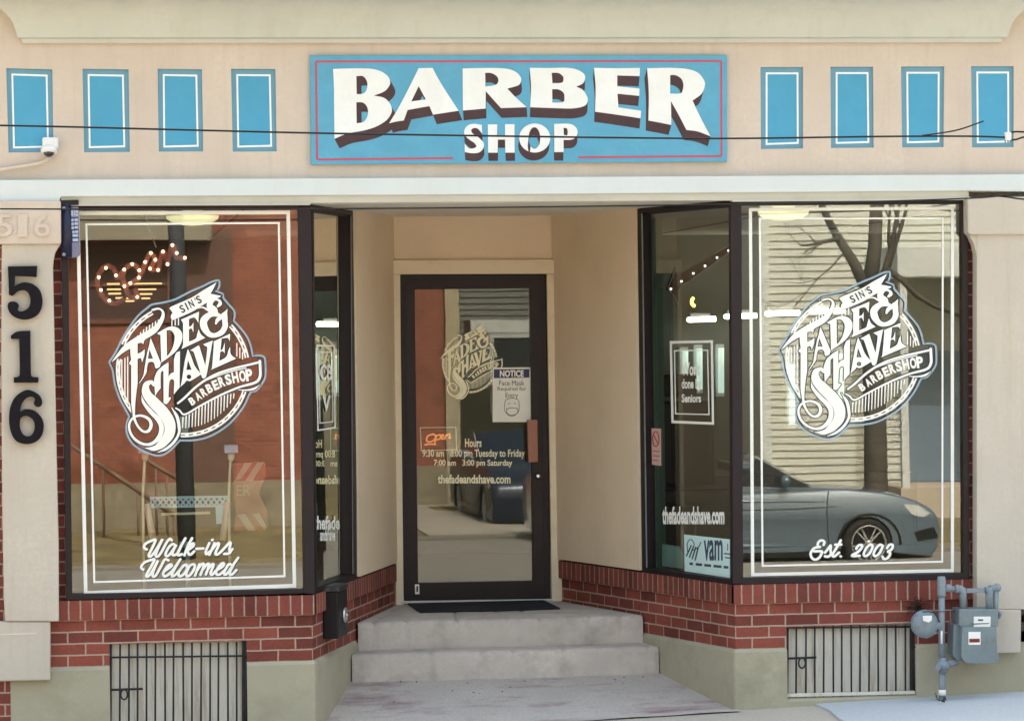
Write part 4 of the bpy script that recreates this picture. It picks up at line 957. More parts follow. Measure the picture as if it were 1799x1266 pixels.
# receptacle on the left splay
MB_ = thing('letter_box', V(*PL(588, 1124)), 'tall black metal post box with a round silver lock beside the entrance steps', 'letter box')
d = dl
def LB(u, v, off): return PL(u, v, off)
bm = BM()
c0 = PL(566, 1029, .0); c1 = PL(566, 1122, .0); hw = .13; dp = .095; c0 = c0+dl*.13; c1 = c1+dl*.13
def obx(bm, z0, z1, a0, a1, o0, o1):
    c = V(c0.x, c0.y, 0); vs = []
    for z in (z0, z1):
        for a, o_ in ((a0, o0), (a1, o0), (a1, o1), (a0, o1)): vs.append(bm.verts.new(c+dl*a+nl*o_+V(0, 0, z)))
    for f in ((0,1,2,3),(7,6,5,4),(0,4,5,1),(1,5,6,2),(2,6,7,3),(3,7,4,0)): bm.faces.new([vs[i] for i in f])
obx(bm, c1.z, c0.z-.035, -hw, hw, 0, dp); bevel(bm, .008); obj('body', bm, M['black'], MB_)
bm = BM(); obx(bm, c0.z-.034, c0.z, -hw-.006, hw+.006, -.002, dp+.008); bevel(bm, .012, 3); obj('lid', bm, paint('worn_black_lid', (.03, .03, .032), .4, .3, 9, .05, dirt=(.45, .45, .45), dirtamt=.6, dsc=8), MB_)
bm = BM(); lp = V(c0.x, c0.y, 0)+dl*.03+nl*dp+V(0, 0, PL(605, 1068, dp).z); lathe(bm, [(.046, 0), (.048, .008), (.036, .016), (.012, .017), (.010, .025)], lp, nl, 18); obj('lock', bm, plain('lock_steel', (.55, .56, .56), .3, .9), MB_)
# ------------------------------------------------------------------ overhead cables (in front of the building)
def cable(name, pts, Y, r, lab, grp=None, mt='black'):
    bm = BM(); C = spline(pts, False, 8); tube(bm, [planeY(Y)(p.x, p.y) for p in C], r, 6); return tag(obj(name, bm, M[mt]), lab, 'cable', grp)
cable('overhead_cable', [(-500, 214), (0, 220.5), (330, 228.5), (560, 234), (900, 239.5), (1180, 243), (1330, 243), (1540, 240), (1700, 239.5), (1768, 241.5)], -.9, .0055, 'long thin black cable crossing the blue BARBER SHOP sign')
cable('overhead_cable', [(1620, 238.5), (1680, 229), (1728, 213)], -.9, .0045, 'short black cable end rising over the rightmost blue panel')
cable('overhead_cable', [(-500, 366), (0, 367), (300, 368), (620, 366.5), (900, 364), (1280, 359), (1500, 355), (1700, 348.5), (1760, 344), (1799, 338.5), (2100, 292)], -.8, .0045, 'thin dark cable along the underside of the white belt course')
cable('overhead_cable', [(1706, 347.6), (1740, 344.5), (1765, 345.5), (1799, 350), (2100, 372)], -.79, .005, 'black cable splitting off downwards at the top of the right pilaster')
CC = thing('cable_clamp', onY(1770, 240, -.9), 'small white clamp where cables meet over the rightmost blue panel', 'clamp')
bm = BM(); fc = planeY(-.9)
box(bm, planeY(-.885)(1764, 247), planeY(-.915)(1777, 232)); bevel(bm, .004); obj('body', bm, wp, CC)
bm = BM()
for u in (1766, 1771, 1776): tube(bm, [fc(u, 251), fc(u, 238)], .004, 6)
obj('bolt', bm, M['galv'], CC)
cable('overhead_cable', [(1776, 233), (1785, 231.5), (1799, 232), (2000, 236)], -.9, .0055, 'upper of two black cables running off right from the white clamp')
cable('overhead_cable', [(1776, 246), (1786, 245), (1799, 241), (2000, 205)], -.905, .0055, 'lower of two black cables running off right from the white clamp')
# ------------------------------------------------------------------ gas meter
GM = thing('gas_meter', onZ(1655, 1225, ground(1.9)), 'grey gas meter with pipes, regulator and stickers standing at the right pilaster', 'gas meter')
Z8 = lambda x, y: (1580+x/5.064, 1000+y/5.064)
gy = -.20
def gp(x, y, Y=gy): return planeY(Y)(*Z8(x, y))
bm = BM(); tube(bm, [gp(380, 1150), gp(381, 900)], .0205, 14); tube(bm, [gp(377, 780), gp(376, 200)], .0195, 14); obj('riser_pipe', bm, M['galv'], GM)
bm = BM(); lathe(bm, [(.024, 0), (.026, .02), (.026, .10), (.022, .12)], gp(376, 240), (0, 0, 1), 14); tube(bm, [gp(376, 158), gp(376, 118)], .024, 14)
lathe(bm, [(.020, 0), (.024, .005), (.024, .03), (.02, .032)], gp(410, 165), (1, 0, 0), 14); obj('pipe_tee', bm, M['galv'], GM)
bm = BM(); tube(bm, [gp(380, 170), gp(500, 172)], .0175, 14); tube(bm, [gp(500, 172), gp(540, 172), gp(560, 185), gp(565, 215), gp(566, 350)], [.021, .024, .025, .022, .0195], 14)
lathe(bm, [(.02, 0), (.028, .004), (.028, .02), (.02, .022)], gp(495, 172), (1, 0, 0), 6); obj('inlet_pipe', bm, M['galv'], GM)
bm = BM(); box(bm, gp(585, 206, gy+.02), gp(765, 166, gy-.01)); bevel(bm, .004); obj('meter_bar', bm, M['galv'], GM)
bm = BM(); tube(bm, [gp(765, 190), gp(800, 180), gp(800, 215), gp(797, 352)], [.024, .027, .024, .0195], 14); tube(bm, [gp(800, 168), gp(872, 160)], .020, 14); sphere(bm, gp(870, 160), .027); tube(bm, [gp(862, 170), gp(856, 360), gp(880, 400, gy+.08), gp(885, 430, gy+.16)], .0165, 12); sphere(bm, gp(897, 390, gy+.03), .013); obj('outlet_pipe', bm, M['galv'], GM)
bm = BM(); poly(bm, [[Z8(532, 352), Z8(880, 352), Z8(880, 500), Z8(862, 512), Z8(560, 512), Z8(532, 500)]], planeY(gy-.05), 0, .16); bevel(bm, .010, 3); obj('meter_head', bm, M['galv2'], GM)
bm = BM(); poly(bm, [[Vector(p) for p in spline(conv(Z8, [(562,512,1),(862,512,1),(868,640),(872,740),(886,768),(888,800),(872,826),(840,832),(620,832),(585,818),(556,780),(553,720),(556,600)]), True, 4)]], planeY(gy-.085), 0, .20); bevel(bm, .018, 3); obj('meter_case', bm, M['galv2'], GM)
bm = BM(); poly(bm, [[Z8(484, 490), Z8(556, 480), Z8(560, 812), Z8(524, 820), Z8(478, 760)]], planeY(gy-.02), 0, .14); bevel(bm, .01); obj('meter_flank', bm, M['galv2'], GM)
bm = BM(); poly(bm, [[Z8(664, 418), Z8(814, 418), Z8(812, 512), Z8(663, 512)]], planeY(gy-.056), 0, .012); bevel(bm, .003); ix = obj('index_window', bm, M['paper'], GM)
bm = BM(); poly(bm, [[Z8(700, 440), Z8(746, 440), Z8(746, 456), Z8(700, 456)]], planeY(gy-.058), 0); poly(bm, [[Z8(640, 478), Z8(800, 474), Z8(800, 482), Z8(640, 488)]], planeY(gy-.0575), 0); obj('dial_print', bm, plain('index_grey', (.12, .12, .13), .5), ix)
bm = BM(); poly(bm, [[Z8(615, 553), Z8(723, 553), Z8(723, 668), Z8(615, 668)]], planeY(gy-.087), 0, .002); stk = obj('warning_sticker', bm, M['paper'], GM)
bm = BM(); poly(bm, [[Z8(622, 614), Z8(716, 612), Z8(716, 646), Z8(622, 648)]], planeY(gy-.0885), 0); obj('red_band', bm, plain('sticker_red_band', (.42, .07, .05), .5), stk)
bm = BM(); text(bm, 'WARNING', planeY(gy-.090), *Z8(627, 618), *Z8(711, 642), 0, bold=.02); obj('band_print', bm, plain('sticker_dark', (.05, .02, .02), .5), stk)
rc = gp(228, 482, gy+.02)
bm = BM(); lathe(bm, [(.045, -.05), (.082, -.03), (.085, -.008), (.085, .008), (.080, .022), (.05, .045), (.02, .052)], rc, (0, -1, .05), 26)
for k in range(8): a = R(45*k); lathe(bm, [(.006, 0), (.006, .016)], rc+V(.078*math.cos(a), -.012, .078*math.sin(a)), (0, -1, 0), 6)
obj('regulator', bm, M['galv'], GM)
bm = BM(); tube(bm, [rc, gp(376, 500)], .026, 12); obj('regulator_neck', bm, M['galv'], GM)
bm = BM(); poly(bm, [[Z8(208, 410), Z8(290, 408), Z8(288, 450), Z8(262, 470), Z8(212, 455)]], planeY(gy-.036), 0, .002); obj('regulator_tag', bm, M['paper'], GM)
bm = BM(); tube(bm, [gp(376, 545, gy-.021), gp(376, 660, gy-.021)], .006, 8); obj('white_tag', bm, M['paper'], GM)
bm = BM(); tube(bm, [gp(205, 376, gy-.02), gp(260, 372, gy-.03), gp(310, 384, gy-.03), gp(335, 420, gy-.04), gp(360, 470, gy-.03)], .0028, 6); tube(bm, [gp(270, 378, gy-.03), gp(320, 374, gy-.03), gp(500, 372, gy-.02)], .0022, 6); obj('seal_wire', bm, M['black'], GM)
bm = BM(); sphere(bm, gp(388, 850), .040, (1.25, 1, .8), 14); tube(bm, [gp(388, 780), gp(388, 920)], [.023, .026], 14); tube(bm, [gp(388, 845), gp(520, 822)], [.024, .017], 12); lathe(bm, [(.012, 0), (.014, .03), (.018, .034), (.018, .048)], gp(345, 860), (-.3, -1, 0), 8); obj('shutoff_valve', bm, M['galv'], GM)
bm = BM(); lathe(bm, [(.0225, 0), (.0225, .033)], gp(382, 1115), (0, 0, 1), 14); obj('pipe_tag', bm, M['paper'], GM)
# dark tuft growing out of the vent above the right grille
bm = BM(); vc = onY(1610, 1066, -.03)
for i in range(170):
    a = random.uniform(0, 6.28); r_ = abs(random.gauss(0, .030)); L = random.uniform(.012, .035)
    p = vc+V(math.cos(a)*r_*1.1, -random.uniform(0, .035), math.sin(a)*r_*.75); d_ = V(math.cos(a)+random.uniform(-.5, .5), random.uniform(-.7, .2), math.sin(a)+random.uniform(-.4, .6)).normalized()
    tube(bm, [p, p+d_*L], [.0022, .0006], 4)
tag(obj('dry_tuft', bm, plain('soot_brown', (.018, .016, .012), .9)), 'dark fuzzy tuft stuck on the brick above the right basement grille', 'tuft')
bm = BM()
for i in range(9):
    p = onZ(1580+random.uniform(310, 420)/5.064, 1000+random.uniform(1130, 1190)/5.064, ground(2)+.012); tube(bm, [p, p+V(random.uniform(-.02, .02), random.uniform(-.02, .02), random.uniform(.01, .04))], [.004, .001], 5)
tag(obj('weeds', bm, plain('dry_weed', (.025, .03, .02), .9)), 'few dark dry weeds at the foot of the gas pipe', 'weeds')
# ------------------------------------------------------------------ inside the shop
YW = 7.0
bm = BM(); prism(bm, [(-6.3, .13), (Fl.x-.12, .13), (Bl.x-.2, YB+.16), (Br.x+.2, YB+.16), (Fr.x+.12, .13), (5.4, .13), (5.4, YW), (-6.3, YW)], ZC+.005, ZC+.05)
cl_ = obj('interior_ceiling', bm, M['intc'], SHOP)
bm = BM()
for x in (-3.4, -2.2, -1.0, .2, 1.4, 2.6): box(bm, (x-.006, .2, ZC-.004), (x+.006, YW, ZC+.004)) if not (Fl.x-.3 < x < Fr.x+.3) else box(bm, (x-.006, YB+.3, ZC-.004), (x+.006, YW, ZC+.004))
obj('ceiling_joint', bm, M['intd'], cl_)
bm = BM(); prism(bm, [(-6.3, .13), (Fl.x-.12, .13), (Bl.x-.2, YB+.16), (Br.x+.2, YB+.16), (Fr.x+.12, .13), (5.4, .13), (5.4, YW), (-6.3, YW)], .40, .452); obj('interior_floor', bm, M['intfl'], SHOP)
bm = BM(); box(bm, (-6.45, .02, -1.4), (-6.3, YW+.2, 5.4)); obj('side_wall', bm, M['pil'], SHOP); bm = BM(); box(bm, (5.4, .02, -1.4), (5.55, YW+.2, 5.4)); obj('side_wall', bm, M['pil'], SHOP)
bm = BM(); box(bm, (-6.3, YW, -1.4), (5.4, YW+.15, 5.4)); obj('interior_back_wall', bm, M['intd'], SHOP)
bm = BM(); box(bm, (-6.4, .01, 5.4), (5.5, YW+.15, 5.55)); obj('roof', bm, plain('roof_felt', (.05, .05, .05), .9), SHOP)
bm = BM(); prism(bm, [(-3.7, .10), (Fl.x-.06, .10), (Gl.x-.1, 1.1), (-3.7, 1.1)], .5, Zs-.03); bevel(bm, .004); obj('window_floor', bm, paint('worn_ledge', (.20, .18, .12), .6, .15, 4, .06, 60), WL)
bm = BM(); prism(bm, [(Fr.x+.06, .10), (2.6, .10), (2.6, 1.1), (Gr.x+.1, 1.1)], .5, Zs-.03); bevel(bm, .004); obj('window_floor', bm, paint('worn_ledge_grey', (.14, .15, .14), .6, .15, 4, .06, 60), WR)
bm = BM(); a, b = onY(1136, 700, 3.0), onY(1167, 700, 3.0); box(bm, (a.x, 3.0, .45), (b.x, 3.3, ZC)); obj('interior_pier', bm, M['intg'], SHOP)
bm = BM(); box(bm, (.72, 6.86, .45), (3.6, YW-.002, 1.05)); bevel(bm, .01); obj('counter', bm, M['intfl'], SHOP)
# lamps
for i, (u0, v0, u1, v1, lab) in enumerate(((1208, 561.5, 1261, 560, 'bright white tube lamp, leftmost of the row seen through the right side window'), (1273, 556, 1333, 554, 'bright white tube lamp crossing behind the right corner post'), (1345, 551, 1408, 549, 'bright white tube lamp left of the emblem in the right window'), (1424, 547, 1487, 545, 'bright white tube lamp behind the top of the right window emblem'))):
    t = thing('tube_lamp', onY((u0+u1)/2, (v0+v1)/2, 6.7), lab, 'lamp', 'row of tube lamps inside the shop')
    p = planeY(6.7)
    bm = BM(); tube(bm, [p(u0+3, v0), p(u1-4, v1)], .022, 12); sphere(bm, p(u0+3, v0), .022, seg=10); obj('tube', bm, M['tube'], t)
    bm = BM(); a, b = p(u0, v0), p(u1, v1); box(bm, (a.x+.03, 6.745, min(a.z, b.z)-.012), (b.x-.05, 6.84, max(a.z, b.z)+.05)); bevel(bm, .006); obj('fixture', bm, plain('lamp_fixture_grey', (.10, .10, .095), .6), t)
t = thing('tube_lamp', onY(576, 567, 5.5), 'bright white tube lamp seen through the left side window', 'lamp')
p = planeY(5.5)
bm = BM(); tube(bm, [p(540, 567), p(607, 566)], .032, 12); obj('tube', bm, M['tube'], t)
bm = BM(); a = p(535, 567); box(bm, (a.x, 5.55, a.z-.02), (a.x+.45, 5.65, a.z+.03)); obj('fixture', bm, wp, t)
for i, (u, v0, v1, lab) in enumerate(((1204, 616, 690, 'pale green upright mirror lamp behind the lettering of the right side window'), (1229, 612, 684, 'pale green upright mirror lamp at the right edge of the framed lettering'), (1267, 611, 690, 'pale green upright mirror lamp beside the right corner post'), (1392, 640, 745, 'pale green upright mirror lamp behind the left of the right emblem'), (1478, 620, 700, 'pale green upright mirror lamp behind the middle of the right emblem'))):
    t = thing('mirror_lamp', onY(u, v1, 6.75), lab, 'lamp', 'upright lamps beside the mirrors'); p = planeY(6.75)
    bm = BM(); tube(bm, [p(u, v0), p(u, v1)], .024, 12); obj('tube', bm, M['tubeg'], t)
    bm = BM(); a, b = p(u, v1), p(u, v0); box(bm, (a.x-.035, 6.79, a.z-.03), (a.x+.035, 6.84, b.z+.03)); obj('back_plate', bm, wp, t)
for u, v, lab in ((338, 376, 'pale yellow bowl lamp under the ceiling of the left display window'), (1376, 372, 'pale yellow bowl lamp under the ceiling of the right display window')):
    t = thing('ceiling_lamp', onY(u, v, .75), lab, 'lamp', 'ceiling bowl lamps'); c = onY(u, v-1, .75); c.z = 2.965
    bm = BM(); lathe(bm, [(.16, 0), (.155, -.02), (.12, -.042), (.06, -.056), (.005, -.06)], c+V(0, 0, .02), (0, 0, 1), 24); obj('bowl', bm, M['dome'], t)
    bm = BM(); lathe(bm, [(.07, .02), (.07, ZC-c.z-.002)], c, (0, 0, 1), 18); obj('base', bm, wp, t)
# marquee letters with bulbs, left window
MQ = lambda x, y: (150+x/7.91, 400+y/7.91)
pm = planeY(.55)
t = thing('marquee_sign', pm(*MQ(750, 650)), 'red script marquee sign studded with small warm bulbs in the left window', 'sign')
mqm = plain('marquee_red', (.20, .05, .05), .45)
bm = BM()
for i, s in enumerate(([(430,690),(400,580),(300,530),(200,620),(165,760),(210,900),(300,1010),(420,1055),(520,1000)], [(470,690),(540,582),(652,507),(748,592),(742,695),(625,775),(542,812)], [(540,582),(520,700),(560,840),(620,960),(722,962),(700,860)], [(832,490),(900,360),(972,447),(898,570),(1010,588)], [(790,620),(832,480)], [(1010,588),(1050,420),(1078,333),(1120,420),(1140,508)], [(1140,508),(1170,350),(1208,243),(1250,330),(1268,420),(1380,420)])):
    ribbon(bm, [(*MQ(*p), 8.5) for p in s], pm, .0+i*.003, n=5)
obj('letters', bm, mqm, t, recalc=False)
for x, y in ((285,560),(185,690),(425,663),(217,865),(333,1013),(540,582),(652,507),(748,592),(742,695),(625,770),(542,812),(722,962),(832,477),(908,352),(972,447),(898,570),(1010,588),(1078,333),(1140,508),(1208,243),(1268,352),(1380,420)):
    bm = BM(); sphere(bm, pm(*MQ(x, y), .025), .0085, seg=10); obj('bulb', bm, M['bulb'], t)
bm = BM(); tube(bm, [pm(*MQ(980, 270)), V(pm(*MQ(800, 120)).x, .6, ZC)], .004, 6); obj('hanging_wire', bm, M['galv'], t)
t = thing('slatted_vent', planeY(.7)(235, 525), 'slatted panel with painted-in warm glow behind the red marquee sign', 'vent')
bm = BM()
for i, (x0, x1, y) in enumerate(((300,480,780),(300,495,855),(320,495,915),(420,520,975),(670,1065,775),(720,985,855),(760,930,920),(570,650,980),(780,900,980),(560,680,1018))):
    a, b = planeY(.7)(*MQ(x0, y+12)), planeY(.7)(*MQ(x1, y-12)); box(bm, (a.x, .70, a.z), (b.x, .74, b.z))
obj('slat', bm, emit('painted_glow_slat', (1, .62, .25), .33, (.5, .35, .2)), t)  # slats are no lamp: weak emission stands in for warm light on them
# arrow marquee, right side window
AR = lambda x, y: (1160+x/5.757, 400+y/5.757)
pa = planeY(2.4)
t = thing('arrow_sign', pa(*AR(380, 420)), 'dark marquee arrow with small bulbs pointing down left in the right side window', 'sign')
bm = BM(); poly(bm, [[AR(*q) for q in ((70,620),(158,398),(165,480),(695,178),(690,255),(190,610),(180,800),(150,700))]], pa, 0, .06); obj('arrow', bm, plain('arrow_maroon', (.045, .012, .016), .5), t)
bm = BM(); A_ = [AR(*q) for q in ((70,620),(158,398),(165,480),(695,178),(690,255),(190,610),(180,800),(150,700),(70,620))]
for i, (a, b) in enumerate(zip(A_, A_[1:])): tube(bm, [pa(*a, .012), pa(*b, .012)], .004, 6)
obj('rim', bm, plain('arrow_rim', (.42, .36, .36), .4), t)
for x, y in ((102,620),(208,543),(328,462),(447,387),(568,303),(686,232)):
    bm = BM(); sphere(bm, pa(*AR(x, y), .02), .008, seg=8); obj('bulb', bm, emit('dim_bulb', (1, .95, .9), .75) if 'dim_bulb' not in bpy.data.materials else bpy.data.materials['dim_bulb'], t)
bm = BM(); tube(bm, [planeY(3.5)(*AR(355+38*math.cos(R(a)), 748+44*math.sin(R(a)))) for a in range(95, 270, 25)], .012, 8)
tag(obj('neon_hook', bm, emit('yellow_neon', (1, .72, .12), 1.3)), 'small yellow glowing hook shape under the arrow sign', 'neon light')
# pieces standing in the left window
pw = planeY(.22)
BZ = lambda x, y: (230+x/6.6615, 770+y/6.6615)
t = thing('lattice_stand', pw(330, 960), 'pale blue lattice topped stand with pinkish legs behind the Walk-ins lettering', 'stand')
pbl = plain('pale_blue_metal', (.52, .72, .84), .5)
bm = BM()
frame_px(bm, [BZ(220, 680), BZ(1140, 668), BZ(1140, 800), BZ(228, 812)], (3.4, 4, 3.4, 3.4), pw, 0, .02)
x = 240
while x < 1090:
    ribbon(bm, [(*BZ(x, 690), 3.0), (*BZ(x+80, 800), 3.0)], pw, .002, n=1, cap=False); ribbon(bm, [(*BZ(x+80, 690), 3.0), (*BZ(x, 800), 3.0)], pw, .003, n=1, cap=False); x += 66
poly(bm, [[BZ(990, 800), BZ(1110, 790), BZ(1090, 990), BZ(1000, 1000)]], pw, 0, .02)
obj('lattice', bm, pbl, t)
for a in ([(190,760),(205,880),(225,1000),(260,1180)], [(1130,740),(1115,880),(1095,1020),(1070,1190)]):
    bm = BM(); tube(bm, [pw(*BZ(*q)) for q in a], .020, 10); obj('leg', bm, plain('pinkish_leg', (.80, .60, .54), .5), t)
bm = BM(); tube(bm, [pw(*BZ(350, 885)), pw(*BZ(930, 868))], .008, 8); obj('cross_rail', bm, M['cream'], t)
bm = BM(); tube(bm, [pw(*BZ(560, 1240)), pw(*BZ(760, 1240))], .02, 8); tube(bm, [pw(*BZ(660, 1240)), V(pw(*BZ(660, 1240)).x, .22, Zs-.03)], .015, 8); obj('foot', bm, pbl, t)
for (x, y0, y1, lab) in ((1170, 120, 650, 'slim pole with a pale blue cap right of the lattice stand'), (165, 120, 640, 'slim pole with a pale blue cap left of the lattice stand')):
    t = thing('pole_lamp', pw(*BZ(x, y1)), lab, 'pole lamp', 'slim capped poles')
    bm = BM(); tube(bm, [pw(*BZ(x, y0+60)), pw(*BZ(x-15, 400)), pw(*BZ(x-25, y1+40)), V(pw(*BZ(x-25, y1)).x, .22, Zs-.03)], .008, 8); obj('pole', bm, M['cream'], t)
    a, b = pw(*BZ(x-80, y0+50)), pw(*BZ(x+80, y0-50)); bm = BM(); box(bm, (a.x, .18, a.z), (b.x, .26, b.z)); bevel(bm, .006); obj('cap', bm, plain('pale_violet', (.55, .64, .85), .5), t)
    bm = BM(); lathe(bm, [(.006, -.05), (.02, -.03), (.022, 0)], V((a.x+b.x)/2, .22, a.z-.003), (0, 0, 1), 12); obj('socket', bm, M['cream'], t)
t = thing('striped_sign', planeY(.8)(435, 930), 'red and white diagonally striped board ending in the letters ER behind the left window', 'sign')
ps = planeY(.8)
bm = BM(); poly(bm, [[BZ(1180, 290), BZ(1570, 270), BZ(1580, 420), BZ(1500, 640), BZ(1600, 860), BZ(1600, 1070), BZ(1200, 1080), BZ(1230, 860), BZ(1200, 640)]], ps, 0, .06); bevel(bm, .006); obj('board', bm, plain('stripe_red', (.42, .13, .09), .55), t)
bm = BM()
for i, q in enumerate((((1330,284),(1420,280),(1290,470),(1210,500)), ((1480,277),(1560,276),(1420,500),(1340,490)), ((1250,890),(1340,880),(1460,1070),(1370,1076)), ((1420,880),(1500,870),(1590,1030),(1560,1066)))): poly(bm, [[BZ(*p) for p in q]], ps, .002)
obj('stripe', bm, plain('stripe_cream', (.62, .52, .40), .55), t)
bm = BM(); text(bm, 'ER', ps, *BZ(1230, 540), *BZ(1410, 670), .003, bold=.03); obj('lettering', bm, plain('stripe_gold', (.60, .36, .20), .5), t)
# barber chair and station seen through the right side window
t = thing('barber_chair', V(1.25, 4.6, .45), 'dark padded barber chair seen through the right side window', 'chair')
lea = plain('black_leather', (.03, .03, .034), .4)
bm = BM(); box(bm, (.98, 4.35, .95), (1.52, 4.9, 1.08)); bevel(bm, .04, 3); obj('seat', bm, lea, t)
bm = BM(); prism(bm, [(.99, 4.86), (1.51, 4.86), (1.47, 5.02), (1.03, 5.02)], 1.05, 1.72); bevel(bm, .05, 3); obj('backrest', bm, lea, t)
bm = BM(); box(bm, (1.12, 4.88, 1.75), (1.38, 4.98, 1.92)); bevel(bm, .03, 3); obj('headrest', bm, lea, t)
for x in (.92, 1.52):
    bm = BM(); box(bm, (x, 4.38, 1.2), (x+.06, 4.85, 1.27)); bevel(bm, .02, 2); obj('armrest', bm, lea, t)
bm = BM(); lathe(bm, [(.30, 0), (.29, .03), (.10, .06), (.07, .1), (.07, .52)], V(1.25, 4.62, .452), (0, 0, 1), 20); obj('base', bm, plain('chrome_base', (.5, .5, .5), .25, .9), t)
# ------------------------------------------------------------------ across the street (seen mirrored in the panes)
def RF(u, v, d):                        # where the thing mirrored at this pixel of the front panes stands, d metres out from the shop
    p = onY(u, v, d+.06); return V(p.x, -d, p.z)
GZ = -.82
sheet('lawn', -60, 60, -30.9, -22.65, 30, 10, lambda x, y: GZ+.04*math.sin(x*1.3)*math.sin(y*.9)+(.0 if y > -24.2 else .05), paint('dry_lawn', (.23, .185, .09), .95, .4, 1.5, .5, 30, dirt=(.10, .09, .04), dirtamt=.8, dsc=1.2))
bm = BM(); box(bm, (-60, -22.9, -1.2), (60, -22.6, -.74)); bevel(bm, .02); tag(obj('kerb', bm, bpy.data.materials['far_stone'] if 'far_stone' in bpy.data.materials else plain('old_kerb', (.22, .20, .17), .9)), None, None, kind='structure')
bm = BM(); prism(bm, [(1.7, -30.9), (4.9, -30.9), (4.9, -22.88), (1.7, -22.88)], GZ-.2, GZ+.07); tag(obj('driveway', bm, paint('driveway_concrete', (.40, .37, .31), .9, .15, 1.5, .3, 60)), None, None, kind='structure')
# house with clapboard siding
def house(x0, x1, yf, depth, z1, name, lab, wallm, roofm, boards=True, pitch=2.4, gable='x'):
    h = thing(name, V((x0+x1)/2, yf, GZ), lab, 'house')
    bm = BM()
    box(bm, (x0, yf-depth, GZ-.3), (x1, yf-.03, z1))
    if boards:
        z = GZ+.35
        while z < z1:
            a = [V(x0-.02, yf-.028, z+.124), V(x1+.02, yf-.028, z+.124), V(x1+.02, yf, z), V(x0-.02, yf, z)]
            bm.faces.new([bm.verts.new(p) for p in a]); b = [V(x0-.02, yf, z), V(x1+.02, yf, z), V(x1+.02, yf-.03, z), V(x0-.02, yf-.03, z)]; bm.faces.new([bm.verts.new(p) for p in b]); z += .121
        obj('wall', bm, wallm, h)
    else:
        bm.free(); uvquads('wall', [(V(x0, yf, GZ-.3), V(x1, yf, GZ-.3), V(x1, yf, z1), V(x0, yf, z1)), (V(x0, yf-depth, GZ-.3), V(x0, yf, GZ-.3), V(x0, yf, z1), V(x0, yf-depth, z1)), (V(x1, yf, GZ-.3), V(x1, yf-depth, GZ-.3), V(x1, yf-depth, z1), V(x1, yf, z1))], wallm, h)
    bm = BM(); o_ = .35; ym = yf-depth/2
    f = [V(x0-o_, yf+o_, z1-.05), V(x1+o_, yf+o_, z1-.05), V(x1+o_, ym, z1+pitch), V(x0-o_, ym, z1+pitch), V(x0-o_, yf-depth-o_, z1-.05), V(x1+o_, yf-depth-o_, z1-.05)]
    vs = [bm.verts.new(p) for p in f]
    bm.faces.new((vs[0], vs[1], vs[2], vs[3])); bm.faces.new((vs[3], vs[2], vs[5], vs[4])); bm.faces.new((vs[0], vs[3], vs[4])); bm.faces.new((vs[1], vs[5], vs[2]))
    obj('roof', bm, roofm, h)
    return h
def hwin(h, xc, zc, ww, hh, yf, fm=None):
    bm = BM(); 
    for a, b in (((xc-ww/2-.08, zc-hh/2-.08), (xc-ww/2, zc+hh/2+.08)), ((xc+ww/2, zc-hh/2-.08), (xc+ww/2+.08, zc+hh/2+.08)), ((xc-ww/2, zc+hh/2), (xc+ww/2, zc+hh/2+.08)), ((xc-ww/2, zc-hh/2-.08), (xc+ww/2, zc-hh/2)), ((xc-ww/2, zc-.02), (xc+ww/2, zc+.02))):
        box(bm, (a[0], yf-.02, a[1]), (b[0], yf+.05, b[1]))
    w_ = obj('window', bm, fm or M['white'], h)
    bm = BM(); box(bm, (xc-ww/2, yf-.01, zc-hh/2), (xc+ww/2, yf+.012, zc+hh/2)); obj('pane', bm, plain('far_pane', (.03, .04, .05), .1, spec=.8) if 'far_pane' not in bpy.data.materials else bpy.data.materials['far_pane'], w_)
shing = paint('roof_shingle', (.07, .065, .06), .9, .2, 6, .4, 60)
sid = paint('cream_siding', (.56, .59, .545), .7, .05, 1, .06, 80, dirt=(.45, .45, .39), dirtamt=.3, dsc=.8)
hx0 = RF(1344, 700, 31).x
SH = house(hx0, hx0+8.2, -31, 9, 5.4, 'clapboard_house', 'cream clapboard house across the street mirrored in the right window', sid, shing)
bm = BM(); box(bm, (hx0-.06, -31.02, GZ), (hx0+.09, -30.94, 5.4)); obj('corner_board', bm, M['white'], SH)
# porch at its right half
px0 = RF(1578, 600, 29.2).x; px1 = hx0+8.0; pzt = RF(1600, 487, 29.2).z
bm = BM(); box(bm, (px0, -30.96, pzt), (px1, -29.2, pzt+.5)); bevel(bm, .02); po = obj('porch_roof', bm, M['white'], SH)
bm = BM(); box(bm, (px0+.02, -30.96, GZ-.2), (px1, -29.25, GZ+.55)); obj('porch_floor', bm, M['pave'], SH)
for x in (px0+.12, px0+1.7, px0+3.3):
    bm = BM(); box(bm, (x-.06, -29.4, GZ+.55), (x+.06, -29.28, pzt)); obj('porch_post', bm, M['white'], SH)
bm = BM(); box(bm, (px0+.5, -30.97, GZ+.56), (px0+1.5, -30.9, GZ+2.65)); obj('door', bm, plain('far_door_blue', (.16, .22, .30), .5), SH)
hwin(SH, px0+2.5, 1.6, .9, 1.5, -31)
bm = BM(); box(bm, (RF(1300, 700, 34).x-1.2, -44, GZ-.2), (RF(1340, 700, 34).x, -34, 5)); 
tag(obj('shed', bm, paint('shed_grey', (.12, .14, .14), .8)), 'dark grey shed standing behind the clapboard house corner', 'shed')
rb = brick('far_red_brick', (.36, .125, .080), (.25, .085, .062), (.36, .20, .15))
bx0, bx1 = RF(60, 600, 31).x, onY(784, 700, 35.66).x
BH = house(bx0, bx1, -31, 8, 6.2, 'brick_house', 'red brick house across the street mirrored in the left window', rb, shing, boards=False)
dx = RF(372, 600, 31).x
